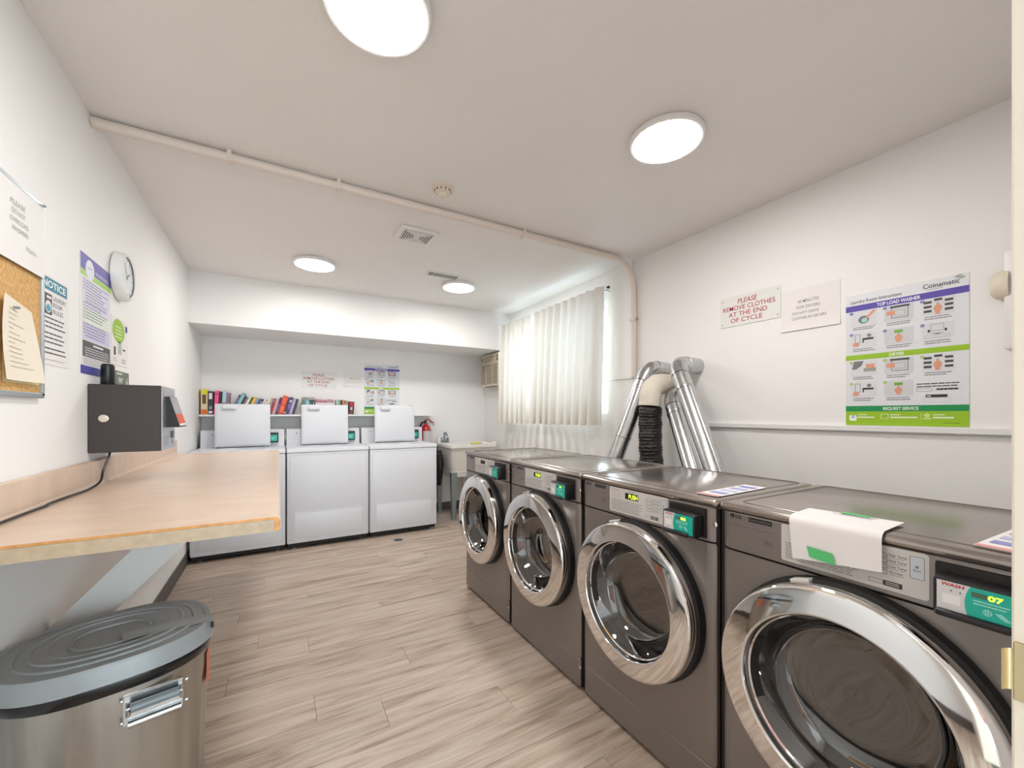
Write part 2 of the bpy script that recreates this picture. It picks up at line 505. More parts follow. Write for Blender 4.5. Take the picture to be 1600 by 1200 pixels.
CX = 2.33
rod = thing('curtain_rod', 'thin metal curtain rod along the top of the cream curtains', 'curtain rod', (CX + 0.045, 2.535, 2.305))
r_ = MB().tube([(0, 0.0, 0), (0, 1.80, 0)], 0.007, 8).build('rod', M_white, rod)
MB().lathe([(0, 0.004), (0.004, 0.012), (0.02, 0.012), (0.026, 0.005)], 10, Matrix.Rotation(PI / 2, 4, 'X'), 0, True).build('finial', M_black, rod)
for y in (0.05, 1.77):
    MB().box(0, XR - CX - 0.045, y - 0.006, y + 0.006, -0.012, 0.0).build('bracket', M_white, rod)

def curtain(y0, y1, b0, b1, npl, ztop, zbot, label, seed, flare):
    rnd = random.Random(seed)
    ph = [rnd.uniform(-0.6, 0.6) for _ in range(npl + 2)]
    am = [rnd.uniform(0.7, 1.25) for _ in range(npl + 2)]
    def fn(u, v):
        # v: 0 bottom .. 1 top ; u along the rod
        s = u * npl
        i = int(min(s, npl - 1))
        a = am[i] * (1 - (s - i)) + am[i + 1] * (s - i)
        p = ph[i] * (1 - (s - i)) + ph[i + 1] * (s - i)
        amp = 0.022 + 0.030 * (1 - v) ** 0.6
        if v > 0.92: amp = 0.022
        w = math.cos(2 * PI * s + p * (1 - v))
        sharp = math.copysign(abs(w) ** (0.8 if v < 0.92 else 0.45), w)
        x = CX + amp * a * sharp - 0.008 * (1 - v)
        yc = y0 + (y1 - y0) * u
        y = yc * v + (b0 + (b1 - b0) * u) * (1 - v) + 0.012 * (1 - v) * math.sin(4 * PI * s + p)
        z = zbot + (ztop - zbot) * v - (0.012 * abs(math.sin(PI * s)) if v > 0.98 else 0) + 0.006 * math.sin(2 * PI * s + 1) * (1 - v)
        return (x, y, z)
    o = MB().grid(fn, npl * 16, 40).build('curtain', M_curtain, smooth=80)
    tag(o, label, 'curtain', 'pleated curtains at the window')
    return o
curtain(2.545, 3.60, 2.605, 3.62, 9, 2.325, 1.150, 'wider cream pleated curtain nearer the silver dryer ducts', 3, 1)
curtain(3.69, 4.315, 3.655, 4.33, 6, 2.325, 1.148, 'narrower cream pleated curtain beside the air conditioner', 11, 1)

# ------------------------------------------------------------------ ceiling items
def ceiling_light(x, y, label):
    t = thing('ceiling_light', label, 'ceiling light', (x, y, ZC), 0, 'round flush ceiling lights')
    MB().lathe([(0.0, 0.150), (-0.012, 0.158), (-0.026, 0.156), (-0.031, 0.150), (-0.030, 0.143)], 48).build('trim_ring', M_white, t)
    MB().lathe([(-0.030, 0.144), (-0.033, 0.10), (-0.034, 0.05), (-0.0345, 0.001)], 48, None, 0, False).build('diffuser', M_lamp, t)
ceiling_light(0.255, 1.245, 'round glowing ceiling light nearest the camera, above the counter end')
ceiling_light(1.48, 1.21, 'round glowing ceiling light above the nearest dryers')
ceiling_light(0.25, 3.62, 'round glowing ceiling light in front of the white bulkhead, left one')
ceiling_light(1.48, 3.59, 'round glowing ceiling light beside the narrow slotted ceiling vent')

t = thing('smoke_detector', 'small cream round smoke detector on the ceiling', 'smoke detector', (0.767, 2.084, ZC))
MB().lathe([(0, 0.058), (-0.012, 0.058), (-0.016, 0.052)], 28, None, 0, True).build('base', M_cream, t)
MB().lathe([(-0.016, 0.046), (-0.030, 0.042), (-0.034, 0.036), (-0.034, 0.024), (-0.050, 0.020), (-0.053, 0.012), (-0.053, 0.001)], 28).build('sensor_cap', M_cream, t)
for i in range(12):
    a = 2 * PI * i / 12
    MB().box(-0.003, 0.003, 0.0425, 0.0455, -0.029, -0.018).build('slot', M_base, t).rotation_euler = (0, 0, a)

t = thing('exhaust_fan_grille', 'square white exhaust fan grille with concentric slots on ceiling', 'vent', (0.812, 2.722, ZC))
MB().rbox(-0.13, 0.13, -0.108, 0.108, -0.016, 0.0, 0.006, 2).build('frame', M_plast, t)
MB().box(-0.098, 0.098, -0.082, 0.082, -0.0175, -0.0162).build('backing', mat('vent_dark', '#6b645e', 0.7), t)
for i in range(6):
    a, b = 0.096 - i * 0.015, 0.080 - i * 0.0125
    m_ = MB()
    w = 0.0048
    m_.box(-a, a, -b, -b + w, -0.0215, -0.0175).box(-a, a, b - w, b, -0.0215, -0.0175).box(-a, -a + w, -b + w, b - w, -0.0215, -0.0175).box(a - w, a, -b + w, b - w, -0.0215, -0.0175)
    m_.build('louvre', M_plast, t)
MB().box(-0.016, 0.016, -0.010, 0.010, -0.0215, -0.0175).build('louvre', M_plast, t)

t = thing('slotted_vent', 'narrow slotted air vent on the ceiling beyond the fan grille', 'vent', (1.25, 3.40, ZC))
MB().rbox(-0.155, 0.155, -0.055, 0.055, -0.007, 0.0, 0.003, 1).build('frame', M_plast, t)
MB().box(-0.135, 0.135, -0.036, 0.036, -0.0085, -0.0072).build('backing', mat('vent_black', '#2a2826', 0.8), t)
for i in range(13):
    x = -0.13 + i * 0.02167
    MB().box(x - 0.0035, x + 0.0035, -0.036, 0.036, -0.013, -0.0087).build('slat', M_plast, t)

t = thing('conduit', 'cream painted conduit crossing the ceiling and bending down the right wall', 'pipe', (0, 2.30, 0))
zc = ZC - 0.026
path = [(XL + 0.002, 0, zc), (0.5, 0, zc), (1.5, 0, zc), (2.17, 0, zc)] + arc((2.20, 0, zc), (2.436, 0, zc), (2.436, 0, zc - 0.24), 12) + [(2.436, 0, 2.0), (2.436, 0, 1.542)]
MB().tube(path, 0.021, 16).build('pipe', M_conduit, t)
for x in (-0.20, 0.27, 1.41):
    m_ = MB(); m_.box(x - 0.009, x + 0.009, -0.026, 0.026, zc - 0.0245, zc + 0.026)
    m_.build('clip', M_conduit, t)
MB().box(2.411, XR - 0.013, -0.03, 0.026, 1.99, 2.008).build('clip', M_conduit, t)
MB().cyl((2.44, -0.034, 1.999), 0.006, 0.012, '-x', 8).build('screw', M_leg, t)

# ------------------------------------------------------------------ back wall: shelf, books, notices
t = thing('wall_shelf', 'long white wall shelf of books behind the washers', 'shelf', (0, YB, 0))
MB().rbox(XL + 0.003, 1.674, -0.20, -0.001, 1.226, 1.246, 0.002, 1).build('board', M_white, t)
for x in (-0.4, 0.45, 1.3):
    MB().box(x - 0.012, x + 0.012, -0.16, -0.001, 1.205, 1.226).build('bracket', M_white, t)

def red_sign(o, xd, label):
    s = Vector(o); W_, H_ = 0.36, 0.186
    t = thing('notice_plate', label, 'sign', o, 0, 'please remove clothes signs')
    pr = Print((0, 0, 0), xd)
    n = pr.n
    mb = MB(); x = Vector(xd); u = Vector((0, 0, 1))
    pts = [x * 0, x * W_, x * W_ + u * H_, u * H_]
    mb.loft([[p + n * 0.0008 for p in pts], [p + n * 0.004 for p in pts]])
    mb.build('plate', mat('sign_plate', '#e6e6e2', 0.35), t)
    pr.base = 0.0045
    red = '#b01f30'
    pr.text('PLEASE', 0.172, 0.134, 0.029, red, 0, w=0.118, bold=0.005, shear=0.2)
    pr.text('REMOVE CLOTHES', 0.176, 0.096, 0.027, red, 0, w=0.312, bold=0.005)
    pr.text('AT THE END', 0.172, 0.058, 0.027, red, 0, w=0.232, bold=0.005)
    pr.text('OF CYCLE', 0.165, 0.020, 0.027, red, 0, w=0.192, bold=0.005)
    pr.build('lettering', t)
    for a, b in ((0.014, 0.018), (0.345, 0.018), (0.014, 0.165), (0.345, 0.165)):
        MB().lathe([(0, 0.004), (0.0015, 0.003), (0.002, 0.0005)], 8, Matrix.Translation(x * a + u * b + n * 0.0042) @ n.to_track_quat('Z', 'Y').to_matrix().to_4x4()).build('screw', M_leg, t)
red_sign((0.214, YB, 1.540), BW, 'white plate with red PLEASE REMOVE CLOTHES lettering above the bookshelf')
red_sign((XR, 1.588, 1.798), RW, 'white plate with red PLEASE REMOVE CLOTHES lettering on the right wall')

def paper_note(o, xd, w, h, label, lines, hexc='#8a8682', curl=0.006):
    t = thing('paper_notice', label, 'notice', o)
    pr = Print((0, 0, 0), xd); n, x, u = pr.n, pr.x, pr.u
    mb = MB()
    def fn(a, b):
        d = 0.0012 + curl * (max(0, 0.25 - b) / 0.25) ** 2
        return x * (a * w) + u * (b * h) + n * d
    mb.grid(fn, 4, 10)
    mb.build('sheet', M_paper, t)
    pr.base = 0.0018
    for (tx, a, b, hh, ww) in lines: pr.text(tx, a, b, hh, hexc, 0, w=ww, bold=0.004)
    pr.build('handwriting', t)
    return t
paper_note((XR, 1.226, 1.708), RW, 0.279, 0.226, 'white handwritten paper reading MINUTES FOR DRYERS beside the red sign',
           [('30 MINUTES', 0.135, 0.146, 0.017, 0.10), ('FOR DRYERS', 0.135, 0.115, 0.016, 0.112), ('DO NOT LEAVE', 0.122, 0.086, 0.014, 0.125), ('CLOTHES IN DRYERS', 0.137, 0.058, 0.014, 0.165)])
paper_note((0.650, YB, 1.575), BW, 0.205, 0.135, 'pale handwritten paper on the back wall between sign and poster',
           [('MINUTES', 0.11, 0.085, 0.013, 0.09), ('- - - - - -', 0.10, 0.045, 0.014, 0.14)], '#a5a19e')

# laundry instruction poster
def poster(o, xd, w, h, label):
    t = thing('instruction_poster', label, 'poster', o, 0, 'laundry instruction posters')
    pr = Print((0, 0, 0), xd); n, x, u = pr.n, pr.x, pr.u
    mb = MB(); pts = [x * 0, x * w, x * w + u * h, u * h]
    mb.loft([[p + n * 0.0006 for p in pts], [p + n * 0.0022 for p in pts]])
    mb.build('sheet', mat('poster_paper', '#dfe0e4', 0.4), t)
    pr.base = 0.0026
    A = lambda a: a * w
    B = lambda b: b * h
    violet, lime, green, dark, skin = '#5748a8', '#97c11f', '#0b8f4d', '#3c3a40', '#dd9c80'
    def R(a0, b0, a1, b1, c, l=0): pr.rect(A(a0), B(b0), A(a1), B(b1), c, l)
    def T(tx, a, b, hh, c, l=1, ww=None, al='c', bold=0.0, sh=0.0): pr.text(tx, A(a), B(b), B(hh), c, l, A(ww) if ww else None, al, bold, sh)
    R(0, 0.873, 1, 0.918, violet); R(0, 0.499, 1, 0.537, lime); R(0, 0.104, 1, 0.146, green); R(0, 0, 1, 0.104, lime)
    T('Laundry Room Instructions', 0.05, 0.934, 0.024, dark, 1, 0.45, 'l', 0.006)
    T('Coinamatic', 0.67, 0.944, 0.030, '#2c2a4a', 1, 0.265, 'l', 0.01)
    pr.lines(A(0.70), A(0.83), B(0.934), 1, 0.01, '#8a8a96', 1, 0.002)
    for i in range(3):
        pr.poly([(A(0.885 + 0.015 * i), B(0.985 - 0.008 * i)), (A(0.915 + 0.015 * i), B(0.992 - 0.008 * i)), (A(0.95 + 0.012 * i), B(0.998 - 0.01 * i)), (A(0.95 + 0.012 * i), B(0.994 - 0.01 * i)), (A(0.915 + 0.015 * i), B(0.986 - 0.008 * i))], '#5f7d3a', 1)
    T('TOP LOAD WASHER', 0.47, 0.884, 0.024, '#f4f4f6', 1, 0.36, 'c', 0.02)
    T('DRYER', 0.46, 0.507, 0.022, '#f4f4f6', 1, 0.125, 'c', 0.02)
    T('REQUEST SERVICE', 0.49, 0.114, 0.021, '#eef4ee', 1, 0.29, 'c', 0.02)
    cell = '#cfd0d3'
    for (sec, y0c) in ((0, 0.0), (1, -0.418)):
        dot = violet if sec == 0 else lime
        # six pictures, two rows of three
        for r in range(2):
            for c in range(3):
                if sec == 1 and r == 1 and c == 2: continue
                a0 = 0.05 + c * 0.305; b1 = ((0.868, 0.703), (0.488, 0.325))[sec][r]
                a1 = a0 + 0.24; b0 = b1 - 0.112
                R(a0, b0, a1, b1, cell if c == 1 else '#d8d9dc', 0)
                pr.disc(A(a0 + 0.005), B(b1 - 0.01), A(0.016), dot, 2)
                T(str(c + 1 + 3 * r), a0 + 0.005, b1 - 0.016, 0.012, '#ffffff', 3)
                pr.lines(A(a0 + 0.02), A(a1 - 0.01), B(b0 - 0.008), 2, B(0.014), '#77757a', 1, B(0.005), 0.25)
                m, mm = (a0 + a1) / 2, (b0 + b1) / 2
                if (r, c) == (0, 0):
                    if sec == 0:
                        pr.disc(A(m), B(mm - 0.01), A(0.05), '#77797c', 1, ry=B(0.03)); pr.disc(A(m + 0.008), B(mm - 0.015), A(0.028), '#9ed3cf', 2, ry=B(0.018))
                        pr.poly([(A(m + 0.01), B(mm)), (A(m + 0.09), B(mm + 0.055)), (A(m + 0.115), B(mm + 0.05)), (A(m + 0.03), B(mm - 0.008))], skin, 3)
                    else:
                        pr.poly([(A(a0 + 0.01), B(b0 + 0.05)), (A(a0 + 0.03), B(b1)), (A(m), B(b1)), (A(m - 0.02), B(mm + 0.02)), (A(a0 + 0.05), B(b0 + 0.05))], '#77797c', 1)
                        R(m + 0.0, b0 + 0.03, a1 - 0.01, mm, '#a09c98', 1); R(m + 0.02, mm, a1 - 0.02, mm + 0.03, skin, 2)
                if (r, c) == (0, 1):
                    pr.frame(A(a0 + 0.06), B(b0 + 0.02), A(a1 - 0.04), B(b1 - 0.01), A(0.006), '#6b6a6e', 1)
                    R(a0 + 0.05, b1 - 0.018, a1 - 0.03, b1 - 0.004, '#4a4a50', 2)
                    pr.frame(A(a0 + 0.085), B(b0 + 0.035), A(a1 - 0.065), B(b1 - 0.035), A(0.004), '#9a989c', 1)
                    R(a0 + 0.02, mm - 0.01, a0 + 0.09, mm + 0.02, skin, 2)
                if (r, c) == (0, 2):
                    for i in range(3):
                        for j in range(3):
                            if j == 1 and i > 0: continue
                            R(a0 + 0.015 + j * 0.078, b1 - 0.030 - i * 0.030 + (0.012 if j == 1 else 0), a0 + 0.075 + j * 0.078, b1 - 0.014 - i * 0.030 + (0.012 if j == 1 else 0), '#454248', 1)
                    pr.disc(A(m), B(mm - 0.012), A(0.032), skin, 2, ry=B(0.026)); R(m - 0.008, mm, m + 0.008, mm + 0.028, skin, 3); R(m - 0.018, b0 + 0.006, m + 0.018, mm - 0.02, skin, 3)
                if (r, c) == (1, 0):
                    pr.frame(A(a0 + 0.04), B(mm - 0.02), A(a0 + 0.09), B(b1 - 0.01), A(0.004), '#6b6a6e', 1)
                    pr.disc(A(a0 + 0.05), B(b0 + 0.025), A(0.03), skin, 2, ry=B(0.018))
                    R(a0 + 0.11, mm + 0.0, a0 + 0.21, mm + 0.014, '#2d2c30', 2); R(a0 + 0.11, mm - 0.02, a0 + 0.122, mm, '#2d2c30', 2)
                    pr.disc(A(a0 + 0.17), B(b1 - 0.025), A(0.022), '#808084', 1, 6)
                if (r, c) == (1, 1):
                    R(m - 0.035, b1 - 0.034, m + 0.035, b1 - 0.014, '#6fae3c', 1); pr.disc(A(m), B(mm - 0.015), A(0.032), skin, 1, ry=B(0.024)); R(m - 0.008, mm, m + 0.008, mm + 0.022, skin, 2)
                    R(m - 0.018, b0 + 0.012, m + 0.02, mm - 0.02, skin, 2)
                if (r, c) == (1, 2):
                    pr.frame(A(m - 0.055), B(mm), A(m + 0.045), B(b1 - 0.008), A(0.004), '#8a898d', 1)
                    R(m - 0.075, mm - 0.005, m - 0.058, mm + 0.012, '#333238', 2); R(m + 0.05, mm - 0.005, m + 0.067, mm + 0.012, '#333238', 2)
                    pr.poly([(A(m - 0.06), B(mm - 0.012)), (A(m), B(mm - 0.022)), (A(m + 0.055), B(mm - 0.012)), (A(m), B(mm - 0.016))], '#3a393d', 2)
                    pr.frame(A(m - 0.1), B(b0 + 0.012), A(m + 0.09), B(mm - 0.026), A(0.003), '#a3a2a6', 1)
    pr.lines(A(0.62), A(0.94), B(0.295), 2, B(0.018), '#4d4b50', 1, B(0.007), 0.15)
    pr.lines(A(0.77), A(0.93), B(0.258), 1, 0.01, '#3a383c', 1, B(0.012), 0.05); pr.frame(A(0.62), B(0.24), A(0.74), B(0.262), A(0.003), '#8a898d', 1)
    R(0.69, 0.198, 0.85, 0.217, '#2d2c30', 1); R(0.70, 0.203, 0.73, 0.21, '#dddddd', 2); pr.frame(A(0.67), B(0.165), A(0.87), B(0.198), A(0.002), '#b3b2b6', 1)
    pr.poly([(A(0.035 + p[0]), B(0.035) + A(p[1])) for p in rrect(0.07, 0.065, 0.015, 3, 0.035, 0.03)], '#f2f5f2', 1)
    for i in range(2): pr.poly([(A(0.045), B(0.052 + 0.012 * i)), (A(0.07), B(0.062 + 0.012 * i)), (A(0.095), B(0.055 + 0.012 * i)), (A(0.07), B(0.055 + 0.012 * i))], '#5748a8', 2)
    for a in (0.115, 0.405, 0.745):
        pr.lines(A(a), A(a + 0.10), B(0.082), 1, 0.01, '#eef4d8', 1, B(0.006)); pr.lines(A(a), A(a + (0.25 if a == 0.405 else 0.16)), B(0.065), 1, 0.01, '#eef4d8', 1, B(0.010), 0.1)
    pr.frame(A(0.325), B(0.05), A(0.39), B(0.085), A(0.004), '#eef4d8', 1); R(0.655, 0.04, 0.658, 0.092, '#eef4d8', 1)
    pr.disc(A(0.70), B(0.075), A(0.022), '#cfe28e', 1); R(0.672, 0.048, 0.73, 0.058, '#cfe28e', 1)
    R(0.82, 0.022, 0.94, 0.025, '#5d7a10', 1)
    pr.build('print', t)
poster((XR, 0.924, 1.1965), RW, 0.418, 0.638, 'laundry instruction poster with violet and lime bands on the right wall')
poster((0.876, YB, 1.250), BW, 0.415, 0.598, 'laundry instruction poster with violet and lime bands behind the third washer')

# books -------------------------------------------------------------
SZ = 1.246
ordn = ['first', 'second', 'third', 'fourth', 'fifth', 'sixth', 'seventh', 'eighth', 'ninth', 'tenth', 'eleventh', 'twelfth', 'thirteenth', 'fourteenth', 'fifteenth', 'sixteenth', 'seventeenth', 'eighteenth', 'nineteenth', 'twentieth', 'twenty-first', 'twenty-second', 'twenty-third', 'twenty-fourth', 'twenty-fifth', 'twenty-sixth', 'twenty-seventh', 'twenty-eighth', 'twenty-ninth', 'thirtieth', 'thirty-first', 'thirty-second', 'thirty-third', 'thirty-fourth', 'thirty-fifth', 'thirty-sixth', 'thirty-seventh', 'thirty-eighth', 'thirty-ninth', 'fortieth', 'forty-first', 'forty-second']
M_pages = mat('book_pages', '#d8cdb8', 0.8)
def book_mesh(w, h, d, c, bands):
    """spine faces -Y at y = 0; w thickness (x), h height (z), d depth (y)"""
    mb = MB(); cv = 0.0016
    mats = [mat('cover_' + c.lstrip('#'), c, 0.42), M_pages]
    mb.box(0, w, 0, 0.003, 0, h)
    mb.box(0, cv, 0.003, d, 0, h).box(w - cv, w, 0.003, d, 0, h)
    mb.box(cv, w - cv, 0.003, d - 0.004, 0.003, h - 0.003, 1)
    for (b0, b1, bc, ins) in bands:
        mats.append(col(bc)); k_ = len(mats) - 1
        mb.box(w * ins, w * (1 - ins), -0.0006, 0.0, h * b0, h * b1, k_)
    return mb, mats
NB = 0
def book(x, w, h, c, name, lean=0.0, bands=(), y=4.862, d=0.13, kind='paperback'):
    global NB
    mb, mats = book_mesh(w, h, d, c, bands)
    o = mb.build('book', mats, None, smooth=0)
    a = math.radians(lean)
    # rotate about the spine's low right (leaning to the right) edge
    o.rotation_euler = (0, a, 0)
    o.location = (x, y, SZ + (w * math.sin(a) if a > 0 else 0) + 0.0003)
    tag(o, '%s%s, %s from the left on the shelf' % ('leaning ' if abs(lean) > 10 else '', name, ordn[NB]), 'book', 'books on the wall shelf')
    NB += 1
    return o
W1, K1 = '#e8e4dc', '#1c1a1c'
book(-0.652, 0.053, 0.245, '#d8c9a0', 'tall cream book with yellow top and orange foot', 0, ((0.80, 0.99, '#d8cf20', 0.03), (0.42, 0.78, '#6a4a26', 0.22), (0.0, 0.20, '#dd6a1e', 0.1)), d=0.16)
book(-0.596, 0.041, 0.226, '#2b2a2c', 'black book with white squares on the spine', 0, ((0.66, 0.92, '#d9d0d2', 0.18), (0.05, 0.15, '#e6e2de', 0.12), (0.22, 0.36, '#8d9a9c', 0.25)), d=0.16)
book(-0.551, 0.033, 0.232, '#ee4f8e', 'hot pink book', 2.5, ((0.82, 0.90, '#c22a66', 0.1),))
book(-0.513, 0.016, 0.225, '#33131f', 'thin black maroon book', 2.5)
book(-0.494, 0.032, 0.230, '#a7c9cf', 'light blue book with magenta foot', 4, ((0.40, 0.50, '#9b4a80', 0.1),))
book(-0.458, 0.022, 0.215, '#9a6b78', 'mauve book', 4)
bx_ = -0.430
for (xx, w, h, c, nm, bd) in (
    (-0.470, 0.020, 0.212, '#584a72', 'narrow purple book', ((0.3, 0.85, '#8d7fa6', 0.3),)),
    (-0.430, 0.030, 0.228, '#6fa9ad', 'teal book', ((0.55, 0.9, '#8fc3c4', 0.2),)),
    (-0.394, 0.015, 0.196, '#14302a', 'dark green book', ()),
    (-0.374, 0.018, 0.188, '#8f6a70', 'dusty rose book', ()),
    (-0.352, 0.020, 0.200, '#d9dccb', 'off white book', ((0.4, 0.8, '#e9efe0', 0.2),)),
    (-0.328, 0.018, 0.186, '#4a4a26', 'olive book', ()),
    (-0.305, 0.027, 0.184, '#e0b240', 'yellow book', ((0.5, 0.9, '#eec65a', 0.25),)),
    (-0.272, 0.018, 0.178, '#8da0b4', 'grey blue book', ()),
    (-0.248, 0.020, 0.172, '#4a5e92', 'blue book', ()),
    (-0.222, 0.020, 0.168, '#33242c', 'dark brown book', ((0.6, 0.85, '#c79aa0', 0.25),)),
    (-0.197, 0.018, 0.160, '#dcd6d2', 'plain white book', ()),
    (-0.173, 0.018, 0.158, '#8e9688', 'sage grey book', ((0.7, 0.9, '#f0efe8', 0.2),)),
    (-0.149, 0.020, 0.156, '#e2d8bc', 'ivory book', ((0.5, 0.7, '#b98a4a', 0.2),)),
):
    book(bx_, w, h, c, nm, 24, bd)
    bx_ += w / math.cos(math.radians(24)) + 0.0008
bx_ += 0.022
for (xx, w, h, c, nm, bd) in (
    (-0.116, 0.018, 0.150, '#a2868e', 'thin greyish pink book', ((0.6, 0.9, '#c9b0b4', 0.3),)),
    (-0.092, 0.026, 0.150, '#8e3038', 'maroon book', ((0.15, 0.4, '#b04a50', 0.1), (0.75, 0.95, '#8a8a72', 0.25))),
    (-0.060, 0.024, 0.150, '#dd9aa0', 'salmon pink book', ((0.0, 0.2, '#e6b4a8', 0.1),)),
    (-0.030, 0.026, 0.162, '#3a2a52', 'dark violet book', ((0.15, 0.6, '#8f78ac', 0.3),)),
    (0.004, 0.046, 0.176, '#dd3f26', 'thick orange red book', ((0.55, 0.90, '#f0653c', 0.2), (0.1, 0.45, '#f07a50', 0.2))),
    (0.056, 0.016, 0.166, '#5e1a22', 'thin dark red book', ((0.05, 0.15, '#e8d8c0', 0.1),)),
    (0.078, 0.032, 0.166, '#453a6c', 'navy purple book', ((0.3, 0.6, '#7f70aa', 0.2), (0.7, 0.82, '#d9d4e4', 0.2))),
    (0.118, 0.028, 0.154, '#a69cbc', 'lavender book', ((0.1, 0.9, '#b8aeca', 0.3),)),
    (0.152, 0.020, 0.150, '#2a2530', 'black book behind the second lid', ()),
):
    book(bx_, w, h * 1.11, c, nm, 15, bd)
    bx_ += w / math.cos(math.radians(15)) + 0.0008
for (xx, w, h, c, nm, bd) in (
    (0.226, 0.020, 0.154, '#5d8f7a', 'green book under the flat grey one', ()),
    (0.248, 0.034, 0.154, '#93b4c8', 'pale blue book under the flat grey one', ((0.6, 0.9, '#a9c8d8', 0.2),)),
    (0.284, 0.024, 0.154, '#2a3a38', 'dark green book with pale marks', ((0.6, 0.85, '#7f9a94', 0.3),)),
    (0.310, 0.026, 0.154, '#33524e', 'deep teal book', ((0.6, 0.85, '#a8c0ba', 0.35),)),
):
    book(xx, w, h, c, nm, 0, bd)
def flat_book(x0, x1, z0, z1, c, label, bands=(), y=4.862, d=0.13, rz=0.0):
    mb, mats = book_mesh(z1 - z0, x1 - x0, d, c, bands)
    o = mb.build('book', mats, None, smooth=0)
    o.rotation_euler = (0, PI / 2, 0)
    o.location = (x0, y, z1)
    if rz: o.rotation_euler = (0, PI / 2 + rz, 0)
    tag(o, label, 'book', 'books on the wall shelf')
flat_book(0.210, 0.336, SZ + 0.1550, SZ + 0.184, '#8b857e', 'grey book lying flat on top of four upright books', ((0.45, 0.98, '#a9a4ae', 0.2),))
flat_book(0.342, 0.536, SZ + 0.0003, SZ + 0.130, '#e2d4d6', 'very thick white and blue book lying flat on the shelf', ((0.62, 0.99, '#6488b0', 0.25), (0.02, 0.6, '#efe4e2', 0.2)))
flat_book(0.346, 0.524, SZ + 0.1304, SZ + 0.151, '#8c3a4a', 'burgundy and pink book lying flat in the middle of the stack', ((0.05, 0.55, '#d07c88', 0.2), (0.6, 0.95, '#b9a8b4', 0.2)))
flat_book(0.344, 0.518, SZ + 0.1514, SZ + 0.168, '#c99aa0', 'pale pink book lying flat on top of the stack', ((0.3, 0.7, '#dfc6c4', 0.2),))
for (xx, w, h, c, nm, bd) in (
    (0.548, 0.022, 0.162, '#aec7b8', 'pale mint book', ()),
    (0.5715, 0.020, 0.160, '#8f9a84', 'sage green book', ()),
    (0.593, 0.020, 0.160, '#3a3a2a', 'dark olive book', ()),
    (0.6145, 0.014, 0.160, '#c0a070', 'tan book', ()),
    (0.630, 0.020, 0.156, '#b05a1e', 'rust orange book', ((0.5, 0.8, '#d89a3a', 0.2),)),
    (0.6515, 0.020, 0.152, '#a89488', 'taupe book', ((0.4, 0.7, '#d8c0b8', 0.2),)),
):
    book(xx, w, h, c, nm, 0, bd)
book(0.6745, 0.056, 0.142, '#4a2a2a', 'dark brown book with red top and white emblem', 4, ((0.62, 0.95, '#b02838', 0.08), (0.34, 0.56, '#d8ccc8', 0.32), (0.06, 0.24, '#8a4a48', 0.25)))

# ------------------------------------------------------------------ top-load washers
def plate_with_hole(mb, x0, x1, y0, y1, z, cx, cy, rx, ry, mi=0, n=40, dz=0.0):
    """flat plate in XY at height z with an elliptic hole"""
    ins, outs = [], []
    for i in range(n):
        a = 2 * PI * i / n
        c, s_ = math.cos(a), math.sin(a)
        ins.append((cx + rx * c, cy + ry * s_, z + dz))
        tx = ((x1 - cx) / c if c > 1e-9 else ((x0 - cx) / c if c < -1e-9 else 1e9))
        ty = ((y1 - cy) / s_ if s_ > 1e-9 else ((y0 - cy) / s_ if s_ < -1e-9 else 1e9))
        k_ = min(tx, ty)
        outs.append((cx + c * k_, cy + s_ * k_, z))
    v = ins + outs
    f = [(i, n + i, n + (i + 1) % n, (i + 1) % n) for i in range(n)]
    # corner triangles
    for (px, py) in ((x0, y0), (x1, y0), (x1, y1), (x0, y1)):
        best = None
        for i in range(n):
            a, b = outs[i], outs[(i + 1) % n]
            if (abs(a[0] - px) < 1e-6 and abs(b[1] - py) < 1e-6) or (abs(a[1] - py) < 1e-6 and abs(b[0] - px) < 1e-6):
                if abs(a[0] - b[0]) > 1e-6 and abs(a[1] - b[1]) > 1e-6: best = i
        if best is not None:
            v.append((px, py, z)); f.append((n + best, len(v) - 1, n + (best + 1) % n))
    mb.add(v, f, mi)

